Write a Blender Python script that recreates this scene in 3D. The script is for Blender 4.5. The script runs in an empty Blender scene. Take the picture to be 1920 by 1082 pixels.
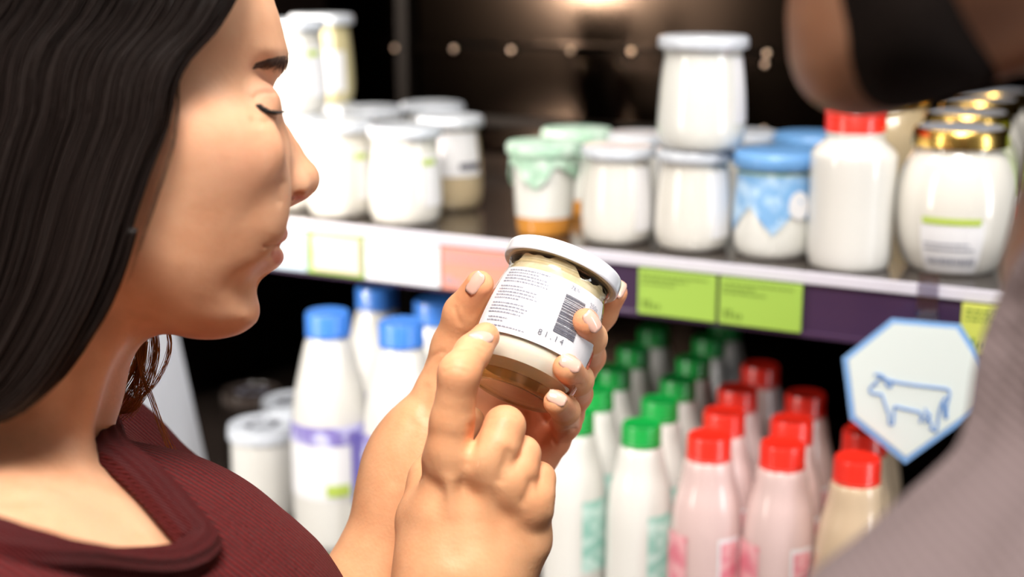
import bpy, bmesh, math, random
import numpy as np
from mathutils import Vector, Matrix
from mathutils.bvhtree import BVHTree
random.seed(7); np.random.seed(7)
SC = bpy.context.scene
COL = SC.collection
# ------------------------------------------------------------------ camera
FPX = 2667.0
PITCH = math.atan(611 / FPX)
CP, SP = math.cos(PITCH), math.sin(PITCH)
CAM = np.array([0.0, 0.0, 1.55])
cd = bpy.data.cameras.new('camera'); cam = bpy.data.objects.new('camera', cd); COL.objects.link(cam)
cam.location = CAM; cam.rotation_euler = (math.pi / 2 - PITCH, 0, 0)
cd.sensor_width = 36; cd.lens = 36 * FPX / 1920; cd.clip_start = 0.02
cd.dof.use_dof = True; cd.dof.focus_distance = 0.70; cd.dof.aperture_fstop = 4.4
SC.camera = cam
# ------------------------------------------------------------------ colour management, world, lights
SC.view_settings.view_transform = 'Standard'; SC.view_settings.look = 'None'
SC.view_settings.exposure = 0.0; SC.view_settings.gamma = 1.0; SC.view_settings.use_curve_mapping = False
wd = bpy.data.worlds.new('store_world'); SC.world = wd; wd.use_nodes = True
wd.node_tree.nodes['Background'].inputs[0].default_value = (1.0, 0.90, 0.82, 1)
wd.node_tree.nodes['Background'].inputs[1].default_value = 0.13

def area(name, loc, target, size, power, color=(1, 1, 1), size_y=None, spread=180):
    l = bpy.data.lights.new(name, 'AREA'); o = bpy.data.objects.new(name, l); COL.objects.link(o)
    l.energy = power; l.color = color; l.size = size; l.spread = math.radians(spread)
    if size_y: l.shape = 'RECTANGLE'; l.size_y = size_y
    o.location = loc
    o.rotation_euler = (Vector(target) - Vector(loc)).to_track_quat('-Z', 'Y').to_euler()
    return o
# two tall lamp rows of the opposite aisle (the twin upright highlights on every bottle)
area('aisle_light', (1.52, -0.10, 1.62), (0.1, 0.95, 1.35), 0.24, 12, (0.95, 0.97, 1.0), 1.1)
area('aisle_light', (-1.45, 0.22, 1.75), (0.1, 1.1, 1.3), 0.22, 11, (1.0, 0.90, 0.80), 1.2)
# ceiling lamp above the aisle
area('overhead_light', (0.35, 0.15, 3.0), (0.0, 0.9, 1.2), 0.9, 7, (0.93, 0.96, 1.0))
area('overhead_light', (-0.12, -0.25, 2.8), (-0.05, 0.7, 1.45), 0.7, 16, (1.0, 0.94, 0.88), spread=100)  # added overhead fill aimed at the woman
# strong warm light from the far left end of the aisle, behind the woman
area('window_light', (-1.22, 0.70, 1.66), (0.14, 1.66, 1.58), 0.10, 5.5, (1.0, 0.90, 0.78), 0.34, spread=30)
# added fill strip above the shelf front, brightens the woman's face
cl_ = area('face_fill_light', (0.10, 0.93, 2.12), (-0.10, 0.62, 1.45), 1.1, 4.5, (1.0, 0.93, 0.86), 0.05); cl_.rotation_euler.z += 0
# store spotlight at the left, on the left end of the shelves
pl = bpy.data.lights.new('store_spotlight', 'SPOT'); po = bpy.data.objects.new('store_spotlight', pl); COL.objects.link(po)
pl.energy = 52; pl.color = (1.0, 0.96, 0.90); pl.spot_size = math.radians(34); pl.spot_blend = .9; pl.shadow_soft_size = .12
po.location = (-1.15, .42, 1.72); po.rotation_euler = (Vector((-.18, 1.2, 1.14)) - po.location).to_track_quat('-Z', 'Y').to_euler()
# added spot below the roof panel, puts a glow on the back panel
sl = bpy.data.lights.new('panel_glow_spot', 'SPOT'); so = bpy.data.objects.new('panel_glow_spot', sl); COL.objects.link(so)
sl.energy = 14; sl.color = (1.0, 0.80, 0.62); sl.spot_size = math.radians(26); sl.spot_blend = 1.0; sl.shadow_soft_size = 0.02

# ------------------------------------------------------------------ pixel helpers
def D(u, v):
    a = (u - 960) / FPX; b = -(v - 541) / FPX
    return np.array([a, CP + b * SP, -SP + b * CP])
def W(u, v, d): return CAM + D(u, v) * d                 # point seen at pixel (u, v), d metres along the camera axis
def PZ(u, v, z):
    r = D(u, v); return CAM + r * ((z - CAM[2]) / r[2])  # the same on a level plane
RIGHT = np.array([1.0, 0, 0]); UP = np.array([0, SP, CP]); FWD = np.array([0, CP, -SP])

# ------------------------------------------------------------------ scene tree helpers
def tag(o, label=None, cat=None, group=None, kind=None):
    if label: o['label'] = label
    if cat: o['category'] = cat
    if group: o['group'] = group
    if kind: o['kind'] = kind
    return o
def thing(name, label, cat, loc=(0, 0, 0), rz=0, group=None):
    o = bpy.data.objects.new(name, None); COL.objects.link(o); o.empty_display_size = .02
    o.location = loc; o.rotation_euler = (0, 0, rz)
    return tag(o, label, cat, group)
def mesh(name, verts, faces, mats, parent=None, smooth=True, fmat=None):
    me = bpy.data.meshes.new(name); me.from_pydata([tuple(v) for v in verts], [], [tuple(f) for f in faces])
    if not isinstance(mats, (list, tuple)): mats = [mats]
    for m in mats: me.materials.append(m)
    if smooth: me.polygons.foreach_set('use_smooth', [True] * len(me.polygons))
    if fmat is not None: me.polygons.foreach_set('material_index', fmat)
    me.update()
    o = bpy.data.objects.new(name, me); COL.objects.link(o)
    if parent is not None: o.parent = parent
    return o
def children(o): return [c for c in COL.objects if c.parent == o]
def copy_tree(o, parent=None):
    c = o.copy(); COL.objects.link(c)
    if parent is not None: c.parent = parent
    for ch in children(o): copy_tree(ch, c)
    return c
def sharp_smooth(o, ang=35):
    me = o.data; bm = bmesh.new(); bm.from_mesh(me)
    for e in bm.edges:
        if len(e.link_faces) == 2 and e.calc_face_angle(0) > math.radians(ang): e.smooth = False
    bm.to_mesh(me); bm.free(); return o

# ------------------------------------------------------------------ materials
def mat(name, col, rough=.5, metal=0, coat=0, sss=0, bump=None, spec=.5, var=None, sheen=0, emit=None, alpha=None):
    m = bpy.data.materials.new(name); m.use_nodes = True; nt = m.node_tree; b = nt.nodes['Principled BSDF']
    b.inputs['Base Color'].default_value = (*col, 1); b.inputs['Roughness'].default_value = rough
    b.inputs['Metallic'].default_value = metal; b.inputs['Coat Weight'].default_value = coat
    b.inputs['Coat Roughness'].default_value = .06; b.inputs['Specular IOR Level'].default_value = spec
    if sss:
        b.inputs['Subsurface Weight'].default_value = sss; b.inputs['Subsurface Radius'].default_value = (1, .35, .18)
        b.inputs['Subsurface Scale'].default_value = .006
    if sheen: b.inputs['Sheen Weight'].default_value = sheen
    if emit: b.inputs['Emission Color'].default_value = (*col, 1); b.inputs['Emission Strength'].default_value = emit
    tc = nt.nodes.new('ShaderNodeTexCoord')
    if bump:                                              # (scale, strength, distance)
        n = nt.nodes.new('ShaderNodeTexNoise'); n.inputs['Scale'].default_value = bump[0]; n.inputs['Detail'].default_value = 6
        bp = nt.nodes.new('ShaderNodeBump'); bp.inputs['Strength'].default_value = bump[1]; bp.inputs['Distance'].default_value = bump[2]
        nt.links.new(tc.outputs['Object'], n.inputs['Vector']); nt.links.new(n.outputs['Fac'], bp.inputs['Height'])
        nt.links.new(bp.outputs['Normal'], b.inputs['Normal'])
    if var:                                               # (scale, second colour, low, high)
        n = nt.nodes.new('ShaderNodeTexNoise'); n.inputs['Scale'].default_value = var[0]; n.inputs['Detail'].default_value = 4
        r = nt.nodes.new('ShaderNodeValToRGB'); r.color_ramp.elements[0].position = var[2]; r.color_ramp.elements[1].position = var[3]
        r.color_ramp.elements[0].color = (*col, 1); r.color_ramp.elements[1].color = (*var[1], 1)
        nt.links.new(tc.outputs['Object'], n.inputs['Vector']); nt.links.new(n.outputs['Fac'], r.inputs['Fac'])
        nt.links.new(r.outputs['Color'], b.inputs['Base Color'])
    return m
def thin_glass(name, tint=(1, 1, 1), rough=.03, base=.04, ior=1.5):
    m = bpy.data.materials.new(name); m.use_nodes = True; nt = m.node_tree; nt.nodes.clear()
    out = nt.nodes.new('ShaderNodeOutputMaterial'); mx = nt.nodes.new('ShaderNodeMixShader')
    tr = nt.nodes.new('ShaderNodeBsdfTransparent'); tr.inputs[0].default_value = (*tint, 1)
    gl = nt.nodes.new('ShaderNodeBsdfGlossy'); gl.inputs['Roughness'].default_value = rough
    lw = nt.nodes.new('ShaderNodeLayerWeight'); fr = nt.nodes.new('ShaderNodeMath'); fr.operation = 'POWER'; fr.inputs[1].default_value = 4.0 / (ior - .5)
    nt.links.new(lw.outputs['Facing'], fr.inputs[0])
    ad = nt.nodes.new('ShaderNodeMath'); ad.operation = 'ADD'; ad.inputs[1].default_value = base; ad.use_clamp = True
    nt.links.new(fr.outputs[0], ad.inputs[0]); nt.links.new(ad.outputs[0], mx.inputs[0])
    nt.links.new(tr.outputs[0], mx.inputs[1]); nt.links.new(gl.outputs[0], mx.inputs[2]); nt.links.new(mx.outputs[0], out.inputs[0])
    return m
M = dict(
    white_glass=mat('yogurt_filled_glass', (.72, .70, .64), .22, coat=1.0),
    white_glass_cool=mat('yogurt_filled_glass_pale', (.76, .765, .72), .22, coat=1.0),
    beige_glass=mat('beige_filled_glass', (.50, .40, .25), .2, coat=1.0),
    cream_glass=mat('cream_filled_glass', (.66, .58, .32), .2, coat=1.0),
    orange_glass=mat('jam_filled_glass', (.62, .26, .04), .2, coat=1.0),
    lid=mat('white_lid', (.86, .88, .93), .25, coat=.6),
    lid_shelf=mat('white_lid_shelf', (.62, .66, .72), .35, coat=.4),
    gold=mat('gold_lid', (.85, .55, .14), .25, metal=1),
    silver=mat('lid_top_sticker', (.42, .44, .50), .35, metal=.3),
    red_cap=mat('red_cap', (.80, .025, .012), .35, coat=.4),
    green_cap=mat('green_cap', (.004, .33, .05), .4, coat=.3),
    blue_cap=mat('blue_cap', (.05, .22, .72), .4, coat=.3),
    milk=mat('white_plastic', (.72, .71, .67), .28, coat=.8),
    pink=mat('pink_plastic', (.70, .52, .50), .25, coat=.8),
    tan=mat('tan_plastic', (.66, .50, .34), .25, coat=.8),
    green_label=mat('green_label', (.30, .58, .50), .5, var=(90, (.6, .8, .74), .45, .6)),
    pink_label=mat('pink_label', (.72, .20, .26), .5, var=(80, (.85, .45, .48), .4, .6)),
    white_paper=mat('white_paper', (.82, .82, .84), .55),
    lime=mat('lime_print', (.45, .58, .10), .5),
    violet_solid=mat('violet_print', (.20, .17, .50), .5),
    sign_line=mat('sign_line', (.10, .26, .60), .5),
    violet=mat('violet_label', (.24, .20, .52), .5, var=(60, (.6, .6, .85), .5, .6)),
    gloss_paper=mat('gloss_paper', (.80, .80, .83), .4, coat=1.0),
    print=mat('grey_print', (.10, .10, .13), .6),
    print_pale=mat('pale_print', (.27, .28, .34), .5),
    print_soft=mat('pale_grey_print', (.33, .34, .40), .6),
    blue_wrap=mat('blue_wrap', (.20, .42, .72), .6, coat=.3, var=(70, (.45, .65, .86), .45, .6)),
    blue_lid=mat('blue_lid', (.14, .34, .66), .5, coat=.2),
    green_wrap=mat('green_wrap', (.36, .56, .42), .6, var=(70, (.62, .76, .66), .45, .62)),
    shelf=mat('dark_shelf', (.035, .026, .022), .22, coat=.4),
    cabinet=mat('dark_cabinet', (.008, .005, .004), .5, spec=.12),
    cabinet_gloss=mat('dark_back_panel', (.008, .0053, .0038), .13, metal=1),
    ledge=mat('dark_ledge', (.006, .004, .003), .6, spec=.08), slot=mat('slot_black', (.001, .001, .001), .9, spec=0),
    screw=mat('screw', (.55, .40, .30), .3, metal=1),
    rail_white=mat('rail_white', (.66, .64, .72), .35, coat=.3),
    rail_purple=mat('rail_purple', (.055, .028, .07), .25, coat=.5),
    tag_green=mat('tag_green', (.33, .52, .075), .5),
    tag_yellow=mat('tag_yellow', (.62, .66, .12), .5),
    tag_salmon=mat('tag_salmon', (.78, .31, .22), .5),
    tag_pink=mat('tag_pink', (.74, .58, .50), .5),
    tag_blue=mat('tag_pale_blue', (.48, .60, .68), .5),
    tag_print=mat('tag_print', (.16, .26, .03), .6),
    sign=mat('sign_white', (.76, .84, .82), .4),
    sign_blue=mat('sign_blue', (.22, .42, .76), .45),
    panel_white=mat('panel_white', (.80, .82, .86), .4),
    plastic=thin_glass('clear_plastic', (.86, .86, .92), .12, .22),
    glass=thin_glass('jar_glass', (.97, .955, .90), .03, .045),
    glass_base=thin_glass('jar_base_glass', (.80, .74, .52), .08, .06, 1.6),
    yogurt=mat('yogurt', (.88, .86, .80), .45, sss=.1),
    residue=mat('yogurt_residue', (.70, .60, .40), .3, var=(160, (.80, .72, .56), .40, .7)),
    nail=mat('nail', (.80, .50, .40), .18, coat=.6),
    brow=mat('brow', (.09, .045, .028), .6),
    lash=mat('lash', (.012, .008, .007), .5),
    hair=mat('hair_mass', (.006, .0035, .003), .5, spec=.3, bump=(60, .3, .002)),
    strand=mat('hair_strand', (.012, .0065, .005), .42, spec=.28),
    beard=mat('beard', (.007, .004, .003), .9, spec=.1, bump=(900, .6, .003)),
    floor=mat('floor_tile', (.30, .27, .25), .3),
    plaster=mat('plaster', (.62, .58, .54), .8),
)
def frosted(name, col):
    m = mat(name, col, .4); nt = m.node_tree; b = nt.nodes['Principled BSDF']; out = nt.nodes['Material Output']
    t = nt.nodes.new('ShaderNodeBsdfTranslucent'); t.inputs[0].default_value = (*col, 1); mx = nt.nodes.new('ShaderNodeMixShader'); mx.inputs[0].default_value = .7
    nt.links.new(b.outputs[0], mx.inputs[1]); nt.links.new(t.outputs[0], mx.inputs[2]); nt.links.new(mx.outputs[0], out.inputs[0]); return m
M['wisp_backlit_gold'] = frosted('hair_wisp_backlit_gold', (.62, .30, .09))  # gold of backlit dark brown hair, put into the base colour
M['panel_white'] = frosted('panel_white', (.86, .88, .92))
def skin_mat(name, col, red, rough=.46):
    m = mat(name, col, rough, sss=.12, spec=.32); nt = m.node_tree; b = nt.nodes['Principled BSDF']
    at = nt.nodes.new('ShaderNodeAttribute'); at.attribute_name = 'tint'
    tc = nt.nodes.new('ShaderNodeTexCoord')
    n1 = nt.nodes.new('ShaderNodeTexNoise'); n1.inputs['Scale'].default_value = 38; n1.inputs['Detail'].default_value = 5
    nt.links.new(tc.outputs['Object'], n1.inputs['Vector'])
    mx0 = nt.nodes.new('ShaderNodeMixRGB'); mx0.inputs[1].default_value = (*col, 1)
    mx0.inputs[2].default_value = (col[0] * .88, col[1] * .80, col[2] * .76, 1)
    r = nt.nodes.new('ShaderNodeValToRGB'); r.color_ramp.elements[0].position = .42; r.color_ramp.elements[1].position = .68
    nt.links.new(n1.outputs['Fac'], r.inputs['Fac']); nt.links.new(r.outputs['Color'], mx0.inputs[0])
    mx = nt.nodes.new('ShaderNodeMixRGB'); mx.inputs[2].default_value = (*red, 1)
    nt.links.new(at.outputs['Fac'], mx.inputs[0]); nt.links.new(mx0.outputs[0], mx.inputs[1])
    nt.links.new(mx.outputs[0], b.inputs['Base Color'])
    n2 = nt.nodes.new('ShaderNodeTexNoise'); n2.inputs['Scale'].default_value = 700; n2.inputs['Detail'].default_value = 3
    n3 = nt.nodes.new('ShaderNodeTexVoronoi'); n3.inputs['Scale'].default_value = 420
    nt.links.new(tc.outputs['Object'], n2.inputs['Vector']); nt.links.new(tc.outputs['Object'], n3.inputs['Vector'])
    ad = nt.nodes.new('ShaderNodeMath'); ad.operation = 'ADD'
    nt.links.new(n2.outputs['Fac'], ad.inputs[0]); nt.links.new(n3.outputs['Distance'], ad.inputs[1])
    bp = nt.nodes.new('ShaderNodeBump'); bp.inputs['Strength'].default_value = .10; bp.inputs['Distance'].default_value = .0007
    nt.links.new(ad.outputs[0], bp.inputs['Height']); nt.links.new(bp.outputs['Normal'], b.inputs['Normal'])
    return m
M['skin'] = skin_mat('skin', (.86, .48, .29), (.66, .22, .17))
M['skin_hand'] = skin_mat('skin_hand', (.86, .45, .235), (.80, .26, .13))
M['skin_man'] = skin_mat('skin_man', (.26, .125, .07), (.4, .15, .1))
def knit_mat(name, col, col2, period, axis, rough=.85, dist=.0016):
    m = mat(name, col, rough, sheen=.03, spec=.15); nt = m.node_tree; b = nt.nodes['Principled BSDF']
    tc = nt.nodes.new('ShaderNodeTexCoord')
    wn = nt.nodes.new('ShaderNodeTexNoise'); wn.inputs['Scale'].default_value = 14; nt.links.new(tc.outputs['Object'], wn.inputs['Vector'])
    dp = nt.nodes.new('ShaderNodeVectorMath'); dp.operation = 'DOT_PRODUCT'; dp.inputs[1].default_value = axis
    nt.links.new(tc.outputs['Object'], dp.inputs[0])
    def math_(op, a, b_):
        q = nt.nodes.new('ShaderNodeMath'); q.operation = op
        for i_, x in enumerate((a, b_)):
            if x is None: continue
            if isinstance(x, (int, float)): q.inputs[i_].default_value = x
            else: nt.links.new(x, q.inputs[i_])
        return q.outputs[0]
    ph = math_('ADD', math_('MULTIPLY', dp.outputs['Value'], 2 * math.pi / period), math_('MULTIPLY', wn.outputs['Fac'], 22))
    w = math_('MULTIPLY', math_('ADD', math_('SINE', ph, None), 1.0), .5)
    n = nt.nodes.new('ShaderNodeTexNoise'); n.inputs['Scale'].default_value = 620; nt.links.new(tc.outputs['Object'], n.inputs['Vector'])
    h = math_('ADD', w, math_('MULTIPLY', n.outputs['Fac'], 1.4))
    bp = nt.nodes.new('ShaderNodeBump'); bp.inputs['Strength'].default_value = 1.0; bp.inputs['Distance'].default_value = dist
    nt.links.new(h, bp.inputs['Height']); nt.links.new(bp.outputs['Normal'], b.inputs['Normal'])
    mx = nt.nodes.new('ShaderNodeMixRGB'); mx.inputs[1].default_value = (*col2, 1); mx.inputs[2].default_value = (*col, 1)
    nt.links.new(w, mx.inputs[0]); nt.links.new(mx.outputs[0], b.inputs['Base Color'])
    return m
M['knit'] = knit_mat('burgundy_knit', (.19, .014, .015), (.055, .004, .0045), .0028, (.52, .70, .49))
M['knit_plain'] = knit_mat('burgundy_knit_plain', (.14, .011, .012), (.085, .006, .007), .0012, (.52, .70, .49))
M['shirt'] = knit_mat('mauve_cloth', (.19, .145, .145), (.165, .125, .125), .003, (.7, 0, .7), dist=.0003)

# ------------------------------------------------------------------ basic shapes
def box(name, a, b, m, parent=None, bev=0.0, org=(0, 0, 0), ax=None):
    """box from corner a to corner b in the frame (org, ax)"""
    bm = bmesh.new(); bmesh.ops.create_cube(bm, size=1)
    for v in bm.verts: v.co = Vector([(a[i] + b[i]) / 2 + v.co[i] * (b[i] - a[i]) for i in range(3)])
    if bev: bmesh.ops.bevel(bm, geom=list(bm.edges), offset=bev, segments=2, affect='EDGES', profile=.6)
    me = bpy.data.meshes.new(name); 
    if ax is not None:
        Mx = Matrix((ax[0], ax[1], ax[2])).transposed()
        for v in bm.verts: v.co = Mx @ v.co + Vector(org)
    bmesh.ops.recalc_face_normals(bm, faces=bm.faces)
    bm.to_mesh(me); bm.free(); me.materials.append(m)
    o = bpy.data.objects.new(name, me); COL.objects.link(o)
    if parent is not None: o.parent = parent
    return o
def lathe(name, prof, m, parent=None, seg=40, fm=None, ridges=None):
    """surface of revolution about local Z; prof = [(r, z), ...]; ridges = (count, depth, z0, z1)"""
    V, F, FM = [], [], []
    for r, z in prof:
        for k in range(seg):
            rr = r
            if ridges and ridges[2] <= z <= ridges[3]: rr = r - (ridges[1] if k % 2 else 0)
            t = 2 * math.pi * k / seg; V.append((rr * math.cos(t), rr * math.sin(t), z))
    for i in range(len(prof) - 1):
        for k in range(seg):
            a, b = i * seg + k, i * seg + (k + 1) % seg
            F.append((a, b, b + seg, a + seg))
    if prof[0][0] > 1e-6: F.append(tuple(range(seg - 1, -1, -1)))
    if prof[-1][0] > 1e-6: F.append(tuple((len(prof) - 1) * seg + k for k in range(seg)))
    o = mesh(name, V, F, m, parent); sharp_smooth(o, 40); return o
def rz_interp(prof):
    zs = [p[1] for p in prof]; rs = [p[0] for p in prof]
    return lambda z: float(np.interp(z, zs, rs))
def smooth_prof(prof, n=4):
    """rounds a lathe profile by Catmull-Rom"""
    P = [np.array(p, float) for p in prof]; out = []
    for i in range(len(P) - 1):
        p0 = P[max(i - 1, 0)]; p1 = P[i]; p2 = P[i + 1]; p3 = P[min(i + 2, len(P) - 1)]
        for k in range(n):
            t = k / n
            out.append(tuple(.5 * ((2 * p1) + (-p0 + p2) * t + (2 * p0 - 5 * p1 + 4 * p2 - p3) * t * t + (-p0 + 3 * p1 - 3 * p2 + p3) * t ** 3)))
    out.append(tuple(P[-1])); return out
def patch(name, rf, z0, z1, a0, a1, m, parent, off=.0004, nz=6, na=14, shape=None):
    """curved label hugging a lathe surface; angles in degrees, -90 faces the shopper (local -Y)"""
    V, F = [], []
    for lay in (off, off - .0003):
        for i in range(nz + 1):
            for k in range(na + 1):
                fz, fa = i / nz, k / na
                z = z0 + (z1 - z0) * fz
                if shape: z = z0 + (shape(fa) - z0) * fz
                t = math.radians(a0 + (a1 - a0) * fa); r = rf(z) + lay
                V.append((r * math.cos(t), r * math.sin(t), z))
    n = (nz + 1) * (na + 1)
    for i in range(nz):
        for k in range(na):
            a = i * (na + 1) + k
            F.append((a, a + 1, a + na + 2, a + na + 1)); F.append((n + a, n + a + na + 1, n + a + na + 2, n + a + 1))
    return mesh(name, V, F, m, parent)
def bars_on(name, rf, items, m, parent, off=.0008):
    """printed strokes on a lathe surface: items = (z0, z1, a0, a1)"""
    V, F = [], []
    for z0, z1, a0, a1 in items:
        na = max(1, int(abs(a1 - a0) / 6)); b = len(V)
        for k in range(na + 1):
            t = math.radians(a0 + (a1 - a0) * k / na)
            for z in (z0, z1):
                r = rf(z) + off; V.append((r * math.cos(t), r * math.sin(t), z))
        for k in range(na): q = b + 2 * k; F.append((q, q + 2, q + 3, q + 1))
    return mesh(name, V, F, m, parent, smooth=False)
def tubes(paths, nside=4):
    """paths = [(points, radii)] -> verts, faces"""
    V, F = [], []
    for pts, rad in paths:
        P = np.asarray(pts, float); n = len(P)
        T = np.gradient(P, axis=0); T /= np.linalg.norm(T, axis=1)[:, None] + 1e-12
        ref = np.array([0.0, 1.0, 0.0]) if abs(T[0][1]) < .8 else np.array([1.0, 0, 0])
        b = len(V)
        for i in range(n):
            s = np.cross(T[i], ref); s /= np.linalg.norm(s) + 1e-12; q = np.cross(s, T[i])
            r = rad[i] if hasattr(rad, '__len__') else rad
            for k in range(nside):
                a = 2 * math.pi * k / nside; V.append(P[i] + r * (math.cos(a) * s + math.sin(a) * q))
        for i in range(n - 1):
            for k in range(nside):
                F.append((b + i * nside + k, b + i * nside + (k + 1) % nside, b + (i + 1) * nside + (k + 1) % nside, b + (i + 1) * nside + k))
        F.append(tuple(b + k for k in range(nside))[::-1]); F.append(tuple(b + (n - 1) * nside + k for k in range(nside)))
    return V, F
def spline(pts, n=8, closed=False):
    P = [np.array(p, float) for p in pts]; N = len(P); out = []
    for i in range(N if closed else N - 1):
        g = (lambda j: P[j % N]) if closed else (lambda j: P[min(max(j, 0), N - 1)])
        p0, p1, p2, p3 = g(i - 1), g(i), g(i + 1), g(i + 2)
        for k in range(n):
            t = k / n
            out.append(.5 * ((2 * p1) + (-p0 + p2) * t + (2 * p0 - 5 * p1 + 4 * p2 - p3) * t * t + (-p0 + 3 * p1 - 3 * p2 + p3) * t ** 3))
    if not closed: out.append(P[-1])
    return out

# ------------------------------------------------------------------ smooth solid modelling (distance field -> surface)
def smin(a, b, k):
    if k <= 0: return np.minimum(a, b)
    h = np.maximum(k - np.abs(a - b), 0) / k
    return np.minimum(a, b) - h * h * k * .25
def axis_of(lo, hi, vox, fine=None):
    """grid axis; fine = (from, to, step) refines a stretch of it"""
    if fine is None: return lo + vox * np.arange(int(math.ceil((hi - lo) / vox)) + 1)
    a, b, st = fine; seg = lambda p, q, h: list(np.linspace(p, q, max(2, int(round((q - p) / h)) + 1))[:-1])
    return np.array(seg(lo, a, vox) + seg(a, b, st) + seg(b, hi, vox) + [hi])
class Field:
    def __init__(s, lo, hi, vox, Mw=None, fine=(None, None, None)):
        s.vox = vox; s.M = np.eye(4) if Mw is None else np.array(Mw, float); s.Mi = np.linalg.inv(s.M)
        s.ax = [axis_of(lo[i], hi[i], vox, fine[i]) for i in range(3)]; s.n = np.array([len(a) for a in s.ax])
        s.a = np.full(tuple(s.n), .04, np.float32)
    def loc(s, P): P = np.append(np.array(P, float), 1); return (s.Mi @ P)[:3]
    def sub(s, lo, hi, m):
        i0 = [max(int(np.searchsorted(s.ax[i], lo[i] - m)) - 1, 0) for i in range(3)]; i1 = [min(int(np.searchsorted(s.ax[i], hi[i] + m)) + 1, s.n[i]) for i in range(3)]
        if any(b <= a for a, b in zip(i0, i1)): return None
        sl = tuple(slice(i0[i], i1[i]) for i in range(3))
        g = np.meshgrid(*[s.ax[i][sl[i]].astype(np.float32) for i in range(3)], indexing='ij', sparse=True)
        return sl, g
    def put(s, sl, f, k, neg=False):
        if neg: s.a[sl] = -smin(-s.a[sl], f, k)          # carve f away
        else: s.a[sl] = smin(s.a[sl], f, k)
    def chain(s, pts, rad, k=.006, ki=.004, neg=False, world=True):
        P = [s.loc(p) if world else np.array(p, float) for p in pts]
        if not hasattr(rad, '__len__'): rad = [rad] * len(P)
        lo = np.min(P, 0) - max(rad); hi = np.max(P, 0) + max(rad)
        q = s.sub(lo, hi, k + 4 * s.vox)
        if q is None: return
        sl, g = q; f = None
        segs = [(0, 0)] if len(P) == 1 else [(i, i + 1) for i in range(len(P) - 1)]
        for i, j in segs:
            a, b = P[i], P[j]; ab = b - a; L = float(ab @ ab) + 1e-12
            t = np.clip(((g[0] - a[0]) * ab[0] + (g[1] - a[1]) * ab[1] + (g[2] - a[2]) * ab[2]) / L, 0, 1)
            d = np.sqrt((g[0] - a[0] - t * ab[0]) ** 2 + (g[1] - a[1] - t * ab[1]) ** 2 + (g[2] - a[2] - t * ab[2]) ** 2) - (rad[i] + t * (rad[j] - rad[i]))
            f = d if f is None else smin(f, d, ki)
        s.put(sl, f, k, neg)
    def ell(s, c, r, k=.006, R=None, neg=False, world=True):
        c = s.loc(c) if world else np.array(c, float); r = np.array(r, float)
        q = s.sub(c - max(r), c + max(r), k + 4 * s.vox)
        if q is None: return
        sl, g = q; X = [g[i] - c[i] for i in range(3)]
        if R is not None: X = [X[0] * R[0][i] + X[1] * R[1][i] + X[2] * R[2][i] for i in range(3)]
        k0 = np.sqrt(sum((X[i] / r[i]) ** 2 for i in range(3))); k1 = np.sqrt(sum((X[i] / r[i] ** 2) ** 2 for i in range(3))) + 1e-9
        s.put(sl, k0 * (k0 - 1) / k1, k, neg)
    def merge(s, o, k): s.a = smin(s.a, o.a, k)
    def surface(s):
        a = s.a; neg = a < 0; nx, ny, nz = a.shape
        c8 = [(i, j, k) for i in (0, 1) for j in (0, 1) for k in (0, 1)]
        cnt = np.zeros((nx - 1, ny - 1, nz - 1), np.int8)
        for i, j, k in c8: cnt += neg[i:nx - 1 + i, j:ny - 1 + j, k:nz - 1 + k]
        I = np.argwhere((cnt > 0) & (cnt < 8)); idx = np.full(cnt.shape, -1, np.int64); idx[I[:, 0], I[:, 1], I[:, 2]] = np.arange(len(I))
        val = {c: a[I[:, 0] + c[0], I[:, 1] + c[1], I[:, 2] + c[2]] for c in c8}
        acc = np.zeros((len(I), 3)); num = np.zeros(len(I))
        for c in c8:
            for ax in range(3):
                if c[ax] == 0:
                    e = list(c); e[ax] = 1; e = tuple(e); va, vb = val[c], val[e]; msk = (va < 0) != (vb < 0)
                    t = np.where(msk, va / np.where(msk, va - vb, 1), 0)
                    p = np.tile(np.array(c, float), (len(I), 1)); p[:, ax] = t
                    acc[msk] += p[msk]; num[msk] += 1
        G = I + acc / num[:, None]; V = np.stack([np.interp(G[:, i], np.arange(s.n[i]), s.ax[i]) for i in range(3)], 1)
        F = []
        for ax in range(3):
            b, c = (ax + 1) % 3, (ax + 2) % 3
            sa = [slice(1, -1)] * 3; sb = [slice(1, -1)] * 3; sa[ax] = slice(0, -1); sb[ax] = slice(1, None)
            A, B = neg[tuple(sa)], neg[tuple(sb)]; E = np.argwhere(A != B)
            off = np.array([1, 1, 1]); off[ax] = 0; E = E + off
            q = []
            for db, dc in ((0, 0), (-1, 0), (-1, -1), (0, -1)):
                t = E.copy(); t[:, b] += db; t[:, c] += dc; q.append(idx[t[:, 0], t[:, 1], t[:, 2]])
            q = np.stack(q, 1); ins = neg[E[:, 0], E[:, 1], E[:, 2]]
            q[~ins] = q[~ins][:, ::-1]; F.append(q)
        F = np.concatenate(F); F = F[(F >= 0).all(1)]
        Vw = V @ s.M[:3, :3].T + s.M[:3, 3]
        return Vw, F
def bvh_of(V, F): return BVHTree.FromPolygons([tuple(v) for v in V], [tuple(int(x) for x in f) for f in F])
def cast(bv, u, v):
    h = bv.ray_cast(Vector(CAM), Vector(D(u, v)).normalized()); return h
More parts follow.
